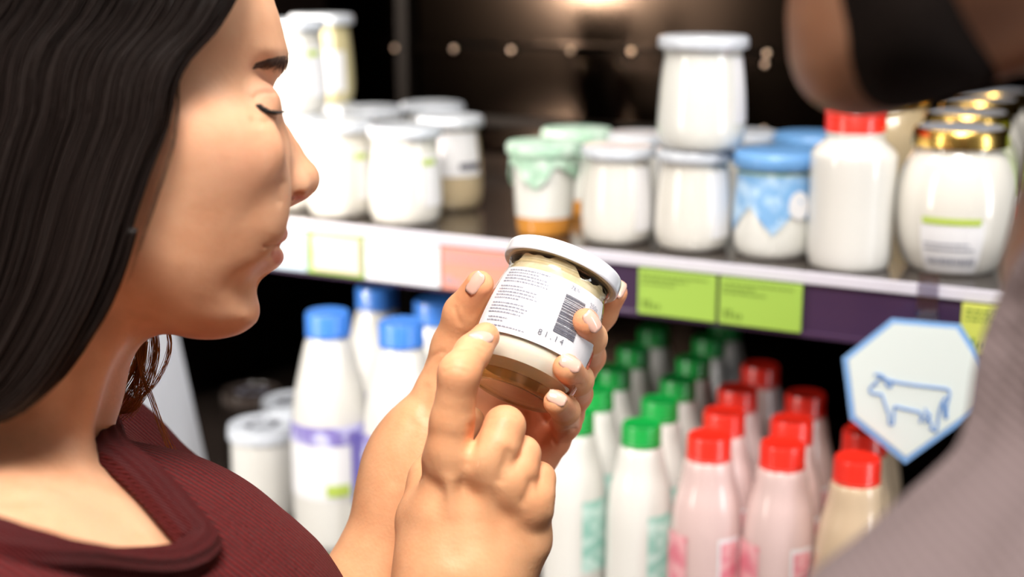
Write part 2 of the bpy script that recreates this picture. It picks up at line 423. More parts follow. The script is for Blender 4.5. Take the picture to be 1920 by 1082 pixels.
def relax(V, F, it=2, lam=.5):
    n = len(V); V = V.copy()
    e = np.concatenate([F[:, [0, 1]], F[:, [1, 2]], F[:, [2, 3]], F[:, [3, 0]]]); e = np.concatenate([e, e[:, ::-1]])
    deg = np.bincount(e[:, 0], minlength=n)[:, None]
    for q in range(it):
        l = lam if q % 2 == 0 else -lam * 1.02
        S = np.stack([np.bincount(e[:, 0], V[e[:, 1], i], minlength=n) for i in range(3)], 1)
        V += l * (S / np.maximum(deg, 1) - V)
    return V

#@@SHELVES
# ------------------------------------------------------------------ the shelf unit: frame along its front edge
ZU = 1.3257; ZL = 1.055
A0 = PZ(530, 410, ZU); B0 = PZ(1860, 548, ZU)
EX = (B0 - A0); EX /= np.linalg.norm(EX); EZ = np.array([0, 0, 1.0]); EY = np.cross(EZ, EX)
ORG = PZ(1300, 488, ZU); ORG[2] = 0
FAX = (tuple(EX), tuple(EY), tuple(EZ))
def FR(s, t, z): return ORG + EX * s + EY * t + EZ * z
def toF(P): q = np.array(P) - ORG; return float(q @ EX), float(q @ EY), float(P[2])
def fbox(name, a, b, m, parent=None, bev=0.0): return box(name, a, b, m, parent, bev, ORG, FAX)
def PT(u, v, t):                                         # pixel on the upright plane at depth t of the unit
    r = D(u, v); k = (t - (CAM - ORG) @ EY) / (r @ EY); return CAM + r * k
def PS(u, v, s):
    r = D(u, v); k = (s - (CAM - ORG) @ EX) / (r @ EX); return CAM + r * k
SL, SR, DEP = -0.70, 0.75, 0.50
TL = toF(PZ(600, 1012, ZL))[1]                           # front of the lower shelf
unit = thing('shelf_unit', 'dark brown metal refrigerated display unit with two shelves of dairy jars and bottles', 'display shelf', tuple(FR(0, 0.2, 0)))
unit.location = (0, 0, 0)
fbox('back_panel', (SL, DEP, .1), (SR, DEP + .02, 2.05), M['cabinet_gloss'], unit)
def zat(v, u=1120): return toF(PT(u, v, DEP))[2]
fbox('back_ledge', (SL, DEP - .010, zat(112)), (SR, DEP, zat(84)), M['cabinet_gloss'], unit, .0015)
fbox('back_ledge', (SL, DEP - .010, zat(246)), (SR, DEP, zat(228)), M['ledge'], unit, .0015)
for u0_, u1_ in ((862, 948), (966, 1060), (1080, 1174), (1194, 1300), (1310, 1428)):
    fbox('slot', (toF(PT(u0_, 90, DEP))[0], DEP - .0112, zat(94)), (toF(PT(u1_, 90, DEP))[0], DEP - .0100, zat(86)), M['slot'], unit)
fbox('upright_rail', (toF(PT(772, 300, DEP))[0] - .008, DEP - .02, .2), (toF(PT(772, 300, DEP))[0] + .008, DEP, 2.0), M['ledge'], unit, .002)
fbox('base_box', (SL, TL - .02, .0), (SR, DEP + .02, .30), M['cabinet'], unit, .004)
fbox('roof_panel', (SL, -.02, 2.05), (SR, DEP + .02, 2.09), M['cabinet'], unit, .004)
fbox('side_panel', (SR, -.04, 0), (SR + .03, DEP + .02, 2.09), M['cabinet'], unit, .003)
fbox('side_panel', (SL - .03, .14, 0), (SL, DEP + .02, 2.09), M['cabinet'], unit, .003)
tag(fbox('shelf_board', (SL + .001, .002, ZU - .018), (SR - .001, DEP - .024, ZU), M['shelf'], None, .002), 'dark brown upper shelf carrying the jars and the red-capped white bottle', 'shelf')
tag(fbox('shelf_board', (SL + .001, TL + .002, ZL - .018), (SR - .001, DEP - .024, ZL), M['shelf'], None, .002), 'dark lower shelf carrying the milk and yogurt drink bottles', 'shelf')
# screws along the ledge of the back panel
def screw(u, v):
    P = PT(u, v, DEP - .013)
    V, F = [], []
    n = 12
    for k in range(n): a = 2 * math.pi * k / n; V.append(P + .0035 * (math.cos(a) * EX + math.sin(a) * EZ))
    for k in range(n): a = 2 * math.pi * k / n; V.append(P + .0020 * (math.cos(a) * EX + math.sin(a) * EZ) - EY * .0018)
    for k in range(n): F.append((k, (k + 1) % n, n + (k + 1) % n, n + k))
    F.append(tuple(range(n, 2 * n)))
    mesh('screw', V, F, M['screw'], unit)
for u, v in ((850, 92), (958, 94), (1070, 95), (1183, 96), (1438, 100), (1434, 121), (1010, 262), (1432, 243), (740, 90)): screw(u, v)

def rail(name, zt, t0, s0, s1, label, H=.047):
    r = thing(name, label, 'price rail')
    fbox('rail_channel', (s0, t0 - .006, zt - H), (s1, t0, zt + .001), M['rail_purple'], r, .001)
    fbox('rail_lip', (s0, t0 - .0095, zt - .007), (s1, t0 - .0065, zt + .002), M['rail_white'], r, .001)
    fbox('rail_foot', (s0, t0 - .0095, zt - H - .001), (s1, t0 - .0065, zt - H + .004), M['rail_purple'], r, .001)
    return r
rail('price_rail', ZU, 0.0, SL, SR, 'long violet price rail with white lip along the front of the upper shelf')
rail('price_rail', ZL, TL, SL, SR, 'violet price rail with white lip along the front of the lower shelf')

def price_tag(zt, t0, u0, u1, v, m, label, lines=3, group='price tags', H=.036, prn='tag_print', drop=.008):
    s0 = toF(PT(u0, v, t0 - .012))[0]; s1 = toF(PT(u1, v, t0 - .012))[0]
    r = thing('price_tag', label, 'price tag', group=group)
    fbox('card', (s0, t0 - .0125, zt - drop - H), (s1, t0 - .0100, zt - drop), m, r, .0004)
    rnd = random.Random(int(u0)); V, F = [], []
    def bar(a, b, z0, z1):
        i = len(V); t = t0 - .0129
        V.extend([FR(a, t, z0), FR(b, t, z0), FR(b, t, z1), FR(a, t, z1)]); F.append((i, i + 1, i + 2, i + 3))
    w = s1 - s0
    for l in range(lines):
        x = s0 + .003
        while x < s1 - .006:
            q = rnd.uniform(.002, .006); bar(x, min(x + q, s1 - .003), zt - drop - .005 - l * .0035, zt - drop - .0035 - l * .0035); x += q + .0012
            if l and x > s0 + w * rnd.uniform(.4, .9): break
    for k in range(4): bar(s0 + .004 + k * .004, s0 + .0065 + k * .004, zt - drop - H + .005, zt - drop - H + .012 - (k > 1) * .003)
    mesh('tag_print', V, F, M[prn], r, smooth=False)
price_tag(ZU, 0, 455, 574, 450, M['tag_blue'], 'pale blue price tag on upper rail, just right of the woman\'s lips', prn='print_soft')
price_tag(ZU, 0, 578, 681, 455, M['tag_green'], 'lime price tag framing a pink card, left of the white tag', prn='print_soft')
_s0 = toF(PT(590, 450, -.013))[0]; _s1 = toF(PT(676, 450, -.013))[0]
tag(fbox('price_card', (_s0, -.0160, ZU - .040), (_s1, -.0135, ZU - .009), M['tag_pink'], None, .0004), 'pale pink card fixed over the left lime tag on the upper rail', 'card')
price_tag(ZU, 0, 684, 824, 465, M['white_paper'], 'plain white price tag on the upper rail between the pink card and the salmon tag', prn='print_soft')
price_tag(ZU, 0, 828, 990, 480, M['tag_salmon'], 'salmon orange price tag on the upper rail behind the held jar', prn='print_soft')
price_tag(ZU, 0, 1197, 1343, 540, M['tag_green'], 'lime green price tag on the upper rail, first right of the held jar')
price_tag(ZU, 0, 1349, 1504, 555, M['tag_green'], 'lime green price tag on the upper rail below the blue wrapped jar')
price_tag(ZU, 0, 1802, 1930, 600, M['tag_yellow'], 'yellow price tag on the upper rail right of the cow sign')
price_tag(ZL, TL, 596, 720, 1050, M['tag_green'], 'lime green price tag on the lower rail under the blue-capped bottles')
price_tag(ZL, TL, 440, 590, 1030, M['tag_blue'], 'pale blue-grey price tag on the lower rail under the small white tub', prn='print_soft')

# white end panel of the unit, seen between the woman's neck and the dark interior
e0 = toF(PZ(402, 935, ZL)); SP_ = e0[0]
pts = [PS(330, 610, SP_), PS(405, 950, SP_)]
tz = [toF(p) for p in pts]
sl_ = (tz[1][1] - tz[0][1]) / (tz[1][2] - tz[0][2])
def tat(z): return tz[0][1] + sl_ * (z - tz[0][2])
t_f = toF(PS(228, 760, SP_))[1]; polyT = [(t_f, ZL + .0005), (tat(ZL), ZL + .0005), (tat(ZU - .03), ZU - .03), (t_f + .02, ZU - .03)]; print('DIV', polyT)
V = [FR(SP_ + dx, t, z) for dx in (0, -.012) for t, z in polyT]
tag(mesh('divider_panel', V, [(3, 2, 1, 0), (4, 5, 6, 7)] + [(i, (i + 1) % 4, 4 + (i + 1) % 4, 4 + i) for i in range(4)], M['panel_white'], smooth=False),
    'white upright divider panel with slanted edge, beside the small white tub', 'divider')

# the added spot aims at the back panel
so.location = FR(-.02, DEP - .22, 1.98)
so.rotation_euler = (Vector(PT(1120, 10, DEP)) - so.location).to_track_quat('-Z', 'Y').to_euler()

# ------------------------------------------------------------------ the store around it
def plain(name, a, b, m):
    o = box(name, a, b, m); tag(o, kind='structure'); return o
plain('floor', (-4, -3, -.05), (4, 4, 0), M['floor'])
plain('ceiling', (-4, -3, 3.2), (4, 4, 3.25), M['plaster'])
plain('wall_back', (-4, 3.2, 0), (4, 3.3, 3.2), M['plaster'])

#@@PRODUCTS
def base_pt(u, v, z):                                     # (u, v) = middle of the base on the shelf
    p = PZ(u, v, z); return (float(p[0]), float(p[1]), z)
FACE = lambda p: math.atan2(p[1] - CAM[1], p[0] - CAM[0]) - math.pi / 2   # turns local -Y to the shopper
def yogurt_jar(name, label, d, h, body='white_glass', lid='lid_shelf', label_part=None, group=None, lidfrac=1.0):
    """small glass jar: foot, belly, narrow shoulder, flat lid wider than the neck"""
    R = d / 2; t = thing(name, label, 'jar', group=group)
    pr = [(R * .70, 0), (R * .80, .0008), (R * .90, h * .04), (R * .965, h * .12), (R * .98, h * .25), (R * .95, h * .5), (R * .90, h * .7), (R * .86, h * .82), (R * .88, h * .88), (R * .80, h * .93)]
    pr = smooth_prof(pr, 3); rf = rz_interp(pr)
    lathe('jar_body', pr, M[body], t)
    rl = R * lidfrac
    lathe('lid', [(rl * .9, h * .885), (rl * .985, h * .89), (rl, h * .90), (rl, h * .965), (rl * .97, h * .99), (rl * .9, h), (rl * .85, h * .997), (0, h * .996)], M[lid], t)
    if label_part:
        for i_, (nm, z0, z1, a0, a1, m) in enumerate(label_part): patch(nm, rf, z0 * h, z1 * h, a0, a1, M[m], t, off=.0005 * (i_ + 1))
    return t
def put(t, P, rz=None, label=None):
    t.location = P; t.rotation_euler = (0, 0, FACE(P) if rz is None else rz)
    if label: t['label'] = label
    return t
def px_mm(P): q = np.array(P) - CAM; return float(q @ FWD) / FPX
# upper shelf, left group
lab = [('label', .2, .72, -60, -15, 'white_paper'), ('label_stripe', .62, .68, -62, -35, 'lime')]
a = yogurt_jar('yogurt_jar', '', .066, .086, label_part=lab, group='small white-lidded yogurt jars')
lefts = [((762, 415), 'white yogurt jar in front of the left cluster, green stripe on its label', 1.0),
         ((640, 402), 'white yogurt jar at the front of the left cluster, just right of the nose tip', .93),
         ((812, 350), 'white-lidded jar at the back of the left cluster, unstacked, highest lid', 1.0),
         ((700, 362), 'white-lidded jar hidden behind the two front jars of the left cluster', 1.0)]
P = base_pt(*lefts[0][0], ZU); put(a, P, label=lefts[0][1])
for (uv, lb, s) in lefts[1:]:
    c = copy_tree(a); P = base_pt(*uv, ZU); put(c, P, label=lb); c.scale = (s, s, 1)
b = yogurt_jar('yogurt_jar', 'half-clear jar with beige contents and dark print, rightmost of the left cluster', .062, .086, 'beige_glass',
               label_part=[('label', .38, .85, -130, -30, 'white_paper'), ('label_print', .45, .52, -75, -32, 'print')])
put(b, base_pt(846, 388, ZU))
# the two stacks next to the woman's face
PA = base_pt(556, 386, ZU); PB = base_pt(612, 350, ZU)
sa = copy_tree(a); put(sa, PA, label='white jar at the bottom of the stack beside the nose bridge'); sa.scale = (1, 1, 1.02)
sb = copy_tree(a); put(sb, (PA[0], PA[1], ZU + .086 * 1.02 + .0002), label='white jar on top of the stack nearest the eyebrow'); sb.scale = (.98, .98, 1)
sc_ = copy_tree(a); put(sc_, PB, label='white jar under the yellowish one, mostly hidden behind the nose-side stack')
for o in (sa, sb, sc_): o['group'] = 'small white-lidded yogurt jars'
sd = yogurt_jar('yogurt_jar', 'yellowish cream jar with white lid stacked highest, right of the eyebrow', .064, .088, 'cream_glass', label_part=[('label', .15, .6, -95, -45, 'white_paper')])
put(sd, (PB[0], PB[1], ZU + .0862))
# middle group
def wrap_cup(label, body, wrapm, lidm, d, h):
    """tapered cup with a pointed paper cloth folded over its lid"""
    R = d / 2; t = thing('yogurt_cup', label, 'yogurt cup', group='paper-topped yogurt cups')
    pr = smooth_prof([(R * .62, 0), (R * .70, .001), (R * .74, h * .1), (R * .80, h * .5), (R * .86, h * .85), (R * .84, h * .9)], 3); rf = rz_interp(pr)
    lathe('cup_body', pr, M[body], t)
    lathe('cup_filling', [(rf(z) + .0003, z) for z in np.linspace(h * .20, h * .80, 8)], M['white_glass_cool'], t)
    lathe('lid', [(R * .84, h * .86), (R, h * .87), (R * 1.01, h * .95), (R * .96, h * .985), (0, h)], M[lidm], t)
    V, F = [], []; n = 64
    for i in range(7):
        for k in range(n):
            a = 2 * math.pi * k / n; f = i / 6
            zb = h * (.48 + .26 * abs(math.sin(a * 2 + .6)) + .03 * math.sin(a * 9))
            z = h * .90 + (zb - h * .90) * f
            r = rf(z) + .0012 + .0022 * f * (1 + .6 * math.sin(a * 11)); V.append((r * math.cos(a), r * math.sin(a), z))
    for i in range(6):
        for k in range(n): q = i * n + k; e = i * n + (k + 1) % n; F.append((q, q + n, e + n, e))
    mesh('paper_wrap', V, F, M[wrapm], t); return t
g1 = wrap_cup('cup with pale green paper top and orange bottom, in front', 'orange_glass', 'green_wrap', 'green_wrap', .064, .079)
put(g1, base_pt(1020, 436, ZU))
g2 = copy_tree(g1); put(g2, base_pt(1080, 400, ZU), label='green-topped orange cup standing behind, between the front green cup and a white jar')
h1 = yogurt_jar('yogurt_jar', 'white yogurt jar in the middle group, right of the green-topped cup', .061, .079, label_part=[('label', .15, .8, -60, -22, 'white_paper')], group='plain white jars in the middle')
put(h1, base_pt(1156, 450, ZU))
h2 = copy_tree(h1); P2 = base_pt(1297, 463, ZU); put(h2, P2, label='white yogurt jar at the bottom of the two-jar stack in the middle'); h2.scale = (1.03, 1.03, 1.02)
h3 = yogurt_jar('yogurt_jar', 'tall white yogurt jar stacked on top of another, highest in the middle group', .071, .0885, 'white_glass_cool', 'lid_shelf',
                label_part=[('label', .25, .82, -42, -8, 'white_paper')])
put(h3, (P2[0] + .004, P2[1] - .004, ZU + .079 * 1.02 + .0002))
h3['group'] = 'plain white jars in the middle'
h4 = copy_tree(h1); put(h4, base_pt(1200, 415, ZU), label='white-lidded jar behind, showing between the front white jar and the stack')
h5 = copy_tree(h1); put(h5, base_pt(1390, 410, ZU), label='white-lidded jar behind, showing between the stack and the blue wrapped jar')
def blue_jar(label):
    d, h = .062, .083; R = d / 2; t = thing('yogurt_jar', label, 'jar', group='blue wrapped yogurt jars')
    pr = smooth_prof([(R * .76, 0), (R * .86, .001), (R * .97, h * .08), (R * 1.0, h * .25), (R * .97, h * .5), (R * .9, h * .75), (R * .86, h * .88)], 3); rf = rz_interp(pr)
    lathe('jar_body', pr, M['white_glass_cool'], t)
    lathe('lid', [(R * .86, h * .84), (R * 1.04, h * .85), (R * 1.07, h * .9), (R * 1.05, h * .96), (R * .97, h * .99), (0, h)], M['blue_lid'], t)
    sh = lambda fa: h * (.24 + .26 * abs(((fa * 5) % 1) * 2 - 1))
    patch('wrap', rf, h * .86, h * .3, -270, 90, M['blue_wrap'], t, off=.0010, nz=8, na=60, shape=sh)
    lathe('wrap_band', [(rf(h * .80) + .0012, h * .785), (rf(h * .8) + .0022, h * .80), (rf(h * .81) + .0012, h * .815)], M['green_wrap'], t)
    V = [(0, 0, 0)]; n = 20
    V, F = [], []
    for k in range(n):
        a = 2 * math.pi * k / n; th = math.radians(-52) + .30 * math.cos(a); z = h * .52 + .011 * math.sin(a); r = rf(z) + .0018
        V.append((r * math.cos(th), r * math.sin(th), z))
    mesh('round_badge', V, [tuple(range(n))], M['white_paper'], t); return t
b1 = blue_jar('jar wrapped in light blue paper with white base, right of the white jar stack'); put(b1, base_pt(1447, 476, ZU))
b2 = copy_tree(b1); put(b2, base_pt(1514, 426, ZU), label='blue-lidded jar behind, between the wrapped blue jar and the red-capped bottle')
# red capped wide bottle
t = thing('yogurt_bottle', 'wide white plastic bottle with red screw cap on the upper shelf', 'bottle'); h = .121; R = .0315
pr = smooth_prof([(R * .84, 0), (R * .93, .001), (R * .98, .006), (R, .016), (R * 1.0, .05), (R * 1.02, .079), (R * .98, .087), (R * .74, .0945), (R * .68, .0975), (R * .7, .1015), (R * .66, .105)], 3)
lathe('bottle_body', pr, M['milk'], t)
lathe('cap', [(R * .68, .102), (R * .71, .1025), (R * .71, .103), (R * .71, .119), (R * .66, .121), (0, .121)], M['red_cap'], t, seg=60, ridges=(60, .0004, .1029, .1185))
put(t, base_pt(1590, 497, ZU))
# round gold-lidded jars
def round_jar(label, group='round gold-lidded jars', body='white_glass'):
    h = .108; R = .0445; t = thing('round_jar', label, 'jar', group=group)
    pr = smooth_prof([(R * .62, 0), (R * .70, .001), (R * .82, .008), (R * .95, .024), (R, .045), (R * .97, .064), (R * .86, .080), (R * .72, .089), (R * .70, .094)], 4); rf = rz_interp(pr)
    lathe('jar_body', pr, M[body], t, seg=48)
    lathe('lid', [(R * .70, .0925), (R * .78, .093), (R * .785, .095), (R * .77, .1005), (R * .76, .1045), (R * .73, .106), (0, .106)], M['gold'], t, seg=48)
    lathe('lid_sticker', [(R * .68, .1061), (R * .68, .1066), (0, .1067)], M['silver'], t)
    return t, rf
r1, rf = round_jar('round white jar with gold lid and price label, right of the red-capped bottle')
patch('label', rf, .003, .042, -122, -62, M['white_paper'], r1, off=.0006)
patch('label_stripe', rf, .0400, .0450, -120, -66, M['lime'], r1, off=.0012)
rr = random.Random(3); it = []; a_ = -116
while a_ < -68: w = rr.uniform(1, 3); it.append((.010, .015, a_, a_ + w)); a_ += w + rr.uniform(.6, 2)
it += [(.021, .0222, -118, -70), (.025, .0262, -118, -75)]
bars_on('label_print', rf, it, M['print_soft'], r1, off=.0013)
put(r1, base_pt(1784, 502, ZU))
r2, _ = round_jar('round gold-lidded jar directly behind the labelled one')
put(r2, base_pt(1797, 450, ZU))
for k, (uv, lb) in enumerate([((1822, 405), 'gold-lidded jar in third place of the row behind the labelled round jar'),
                              ((1846, 376), 'gold-lidded jar farthest back in the row behind the labelled round jar')]):
    c = copy_tree(r2); put(c, base_pt(*uv, ZU), label=lb)
c, _ = round_jar('beige round jar with gold lid, partly hidden behind the red-capped bottle', body='beige_glass'); put(c, base_pt(1666, 368, ZU))
# packets at the right edge
t = thing('dairy_packet', 'green and white dairy packet cut off by the right edge of the upper shelf', 'packet')
box('packet_body', (-.03, -.02, 0), (.03, .02, .045), M['white_paper'], t, .003); box('packet_top', (-.029, -.019, .0452), (.029, .019, .10), M['tag_green'], t, .003)
V = []; 
for k in range(16): a = 2 * math.pi * k / 16; V.append((-.024 + .008 * math.cos(a), -.0212, .030 + .009 * math.sin(a)))
mesh('packet_mark', V, [tuple(range(16))], M['red_cap'], t)
P = base_pt(1984, 466, ZU); put(t, P)

# lower shelf bottles
def milk_bottle(name, label, h, R, capr, body, cap, labels=(), group=None, neck=.8):
    t = thing(name, label, 'bottle', group=group)
    pr = smooth_prof([(R * .84, 0), (R * .94, .001), (R, .006), (R, h * .3), (R * .985, h * .5), (R * .90, h * .64), (R * .76, h * .75), (capr * 1.1, h * .855), (capr * .98, h * .885), (capr * .92, h * .91)], 4)
    rf = rz_interp(pr); lathe('bottle_body', pr, M[body], t)
    ch = capr * .95
    lathe('cap', [(capr * .94, h - ch), (capr * 1.0, h - ch + .0002), (capr, h - ch + .0006), (capr, h - .002), (capr * .93, h), (capr * .8, h - .0006), (0, h - .0006)], M[cap], t, seg=56, ridges=(56, .0004, h - ch + .0005, h - .0019))
    lathe('neck_ring', [(capr * .9, h - ch - .0022), (capr * 1.02, h - ch - .002), (capr * 1.02, h - ch - .0006), (capr * .9, h - ch - .0004)], M[cap], t)
    for i_, (nm, z0, z1, a0, a1, m) in enumerate(labels): patch(nm, rf, z0 * h, z1 * h, a0, a1, M[m], t, off=.0005 * (i_ + 1), na=20)
    return t
def cap_pt(u, v, h):                                      # (u, v) = middle of the cap's top
    p = PZ(u, v, ZL + h); return (float(p[0]), float(p[1]), ZL)
HB = .204
bb = milk_bottle('milk_bottle', 'blue-capped milk bottle at the front, nearest the small white tub', HB, .0345, .0192, 'milk', 'blue_cap',
                 [('label', .22, .52, -240, 60, 'white_paper'), ('label_band', .46, .54, -240, 60, 'violet'), ('label_panel', .20, .50, -62, 20, 'violet_solid'), ('label_mark', .24, .29, -98, -66, 'lime')], 'blue-capped milk bottles')
put(bb, cap_pt(614, 584, HB))
for uv, lb in [((752, 602), 'blue-capped milk bottle at the front, partly hidden behind the wrist'),
               ((706, 536), 'blue-capped milk bottle behind, its cap highest of the blue ones'),
               ((816, 562), 'blue-capped milk bottle behind, rightmost blue cap beside the thumb')]:
    c = copy_tree(bb); put(c, cap_pt(*uv, HB), label=lb)
HG = .148
gb = milk_bottle('yogurt_drink_bottle', 'green-capped bottle at the front of the right green column', HG, .0262, .0155, 'milk', 'green_cap', [('label', .14, .54, -75, -22, 'green_label')], 'green-capped bottles')
rows = ['front', 'second from the front', 'third from the front', 'fourth from the front', 'fifth from the front', 'sixth and last']
G2 = [(1203, 793), (1237, 748), (1271, 710), (1300, 671), (1329, 633), (1360, 604)]
G1 = [(1078, 770), (1116, 728), (1151, 690), (1188, 652), (1226, 615)]
put(gb, cap_pt(*G2[0], HG))
for i, uv in enumerate(G2[1:]):
    c = copy_tree(gb); put(c, cap_pt(*uv, HG), label='green-capped bottle, %s in the right green column' % rows[i + 1])
for i, uv in enumerate(G1):
    c = copy_tree(gb); put(c, cap_pt(*uv, HG), label='green-capped bottle, %s in the left green column beside the hand' % ('last' if i == 4 else rows[i]))
rb = milk_bottle('yogurt_drink_bottle', 'pink red-capped bottle at the front of the left red column', HG, .0276, .0168, 'pink', 'red_cap', [('label', .14, .50, -70, -30, 'white_paper'), ('label_panel', .16, .48, -66, -34, 'pink_label'), ('label_back', .14, .50, -170, -120, 'pink_label')], 'red-capped pink bottles')
R3 = [(1330, 815), (1358, 770), (1383, 727), (1426, 684)]
R4 = [(1468, 830), (1485, 785), (1511, 737)]
put(rb, cap_pt(*R3[0], HG))
for i, uv in enumerate(R3[1:]):
    c = copy_tree(rb); put(c, cap_pt(*uv, HG), label='pink red-capped bottle, %s in the left red column' % ('fourth and last' if i == 2 else rows[i + 1]))
for i, uv in enumerate(R4):
    c = copy_tree(rb); put(c, cap_pt(*uv, HG), label='pink red-capped bottle, %s in the middle red column' % ('third and last' if i == 2 else rows[i]))
tb = milk_bottle('yogurt_drink_bottle', 'tan red-capped bottle at the front of the right column, below the cow sign', HG, .0276, .0168, 'tan', 'red_cap', [('label', .14, .48, -100, -50, 'white_paper')], 'red-capped tan bottles')
put(tb, cap_pt(1608, 857, HG))
for uv, lb in [((1622, 806), 'tan red-capped bottle second in the right column, partly behind the cow sign'), ((1636, 758), 'tan red-capped bottle third in the right column, hidden behind the cow sign')]:
    c = copy_tree(tb); put(c, cap_pt(*uv, HG), label=lb)
# tubs at the left of the lower shelf
def tub(label, d, h, body, lidm):
    R = d / 2; t = thing('yogurt_tub', label, 'tub', group='tubs on the lower shelf')
    lathe('tub_body', smooth_prof([(R * .84, 0), (R * .9, .001), (R * .93, .006), (R * .93, h * .5), (R * .92, h * .84), (R * .88, h * .87)], 3), M[body], t)
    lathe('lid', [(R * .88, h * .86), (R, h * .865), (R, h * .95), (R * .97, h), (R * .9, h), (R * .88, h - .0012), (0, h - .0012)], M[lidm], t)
    V, F = [], []; n = 40
    for r in (R * .30, R * .52):
        for k in range(n): a = 2 * math.pi * k / n; rr_ = r * (1 + .12 * math.sin(5 * a)); V.append((rr_ * math.cos(a), rr_ * math.sin(a), h - .0007))
    for k in range(n):
        if k % 9 < 7: F.append((k, (k + 1) % n, n + (k + 1) % n, n + k))
    mesh('lid_print', V, F, M['print'], t); return t
t1 = tub('small white tub with dark print on its lid, standing by the white divider panel', .062, .085, 'milk', 'lid_shelf'); put(t1, base_pt(497, 958, ZL))
t2 = copy_tree(t1); put(t2, base_pt(556, 905, ZL), label='white tub behind, between the small tub and the first blue-capped bottle')
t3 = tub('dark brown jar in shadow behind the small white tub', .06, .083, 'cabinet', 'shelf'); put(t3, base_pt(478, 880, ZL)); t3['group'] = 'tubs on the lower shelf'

# ------------------------------------------------------------------ cow sign hanging from the upper rail
sg = thing('shelf_sign', 'white seven-sided sign with blue border and cow outline, hanging below the upper rail', 'sign')
tS = -.030
OUT = [(1671, 597), (1800, 608), (1853, 692), (1843, 765), (1697, 870), (1593, 785), (1579, 671)]
def on_sign(u, v, dt=0): return PT(u, v, tS - dt)
def slab_poly(name, pts, t0, t1, m, parent):
    n = len(pts); V = [PT(u, v, t0) for u, v in pts]; V += [p + EY * (t1 - t0) for p in V]
    return mesh(name, V, [tuple(range(n))[::-1], tuple(range(n, 2 * n))] + [(i, (i + 1) % n, n + (i + 1) % n, n + i) for i in range(n)], m, parent, smooth=False)
slab_poly('sign_border', OUT, tS, tS + .0012, M['sign_blue'], sg)
cx, cy = np.mean(OUT, 0)
slab_poly('sign_board', [(cx + (u - cx) * .915, cy + (v - cy) * .915) for u, v in OUT], tS - .0006, tS - .0001, M['sign'], sg)
def cw(x, y): return (1500 + x / 1.926, 520 + y / 1.926)
strokes = [[(268, 352), (290, 352), (302, 362), (318, 372), (332, 376), (380, 385), (440, 393), (500, 400), (530, 404), (540, 416), (537, 440), (530, 470), (530, 508), (522, 500), (518, 450)],
           [(302, 358), (288, 366), (270, 384), (252, 404), (256, 416), (272, 422), (294, 424), (302, 446), (314, 480), (322, 505), (322, 528), (336, 530), (338, 500), (342, 466)],
           [(342, 466), (380, 476), (430, 488), (440, 508), (448, 500)], [(452, 474), (456, 488), (470, 500), (462, 512), (472, 524), (480, 552), (494, 552), (500, 500), (512, 455), (530, 432)],
           [(432, 524), (440, 510)], [(452, 526), (458, 512)], [(306, 376), (316, 392), (328, 396), (330, 380)], [(286, 350), (302, 370)], [(272, 388), (276, 392)], [(480, 552), (468, 546)]]
pth = [([on_sign(*cw(*p), dt=.0008) for p in spline([np.array(q, float) for q in s_], 4)], .0009) for s_ in strokes]
V, F = tubes(pth, 5); mesh('cow_drawing', V, F, M['sign_line'], sg)
st = [(1722, 512), (1762, 514), (1756, 612), (1716, 610)]
slab_poly('clear_strip', st, -.016, -.0150, M['plastic'], sg)
slab_poly('clear_strip_foot', [(1716, 596), (1758, 598), (1757, 625), (1715, 622)], tS + .0013, -.0162, M['plastic'], sg)

#@@JAR
# ------------------------------------------------------------------ the held jar
def jar_frame():
    tl = math.radians(17); im = np.array([95.0, 231.0]); im /= np.linalg.norm(im)
    up = math.cos(tl) * (im[0] * RIGHT + im[1] * UP) + math.sin(tl) * FWD
    fr = -FWD - (-FWD @ up) * up; fr /= np.linalg.norm(fr)
    sd = np.cross(fr, up) * -1                            # local X, to the right of the picture
    sd = np.cross(up, -fr) * -1 if False else np.cross(-fr, up) 
    return sd, fr, up
sd, fr, up = jar_frame()
# local axes: X = sd, Y = -fr (away), Z = up
if sd @ RIGHT < 0: sd = -sd
JB = W(961, 741, .700)
JM = Matrix(((sd[0], -fr[0], up[0], JB[0]), (sd[1], -fr[1], up[1], JB[1]), (sd[2], -fr[2], up[2], JB[2]), (0, 0, 0, 1)))
jar = thing('yogurt_jar', 'glass yogurt jar with white lid and printed label, held up in the woman\'s hands', 'jar')
jar.matrix_world = JM
JP = smooth_prof([(.0195, 0), (.0212, .0004), (.0228, .003), (.0268, .009), (.0293, .016), (.0303, .026), (.0298, .038), (.0284, .050), (.0268, .0575), (.0258, .061), (.0262, .064), (.0270, .0665)], 5)
jf = rz_interp(JP)
lathe('glass_wall', [p for p in JP if p[1] > .0015], M['glass'], jar, seg=72)
gb_ = bpy.context
lathe('glass_foot', smooth_prof([(0.012, .0016), (.0175, .0010), (.0195, 0), (.0212, .0004), (.0226, .0028), (.0238, .0052), (.0215, .0056), (0, .0050)], 3), M['glass_base'], jar, seg=72)
zc = [z for z in np.linspace(.0115, .0555, 22)]
cont = [(0.0, .0105), (.016, .0107), (jf(.0125) - .0045, .0112)] + [(jf(z) - .0018, z) for z in zc[2:]]
lathe('yogurt_filling', cont + [(jf(.0555) - .004, .0562), (0, .0560)], M['yogurt'], jar, seg=64)
rr = random.Random(5); V, F = [], []; n = 72
for i in range(6):
    for k in range(n):
        a = 2 * math.pi * k / n; f = i / 5
        z = .0550 + f * (.0095 + .0018 * math.sin(3 * a + 1) + .0012 * math.sin(7 * a) + .0006 * math.sin(17 * a)); r = jf(z) - .0011
        V.append((r * math.cos(a), r * math.sin(a), z))
for i in range(5):
    for k in range(n): F.append((i * n + k, i * n + (k + 1) % n, (i + 1) * n + (k + 1) % n, (i + 1) * n + k))
mesh('yogurt_smear', V, F, M['residue'], jar)
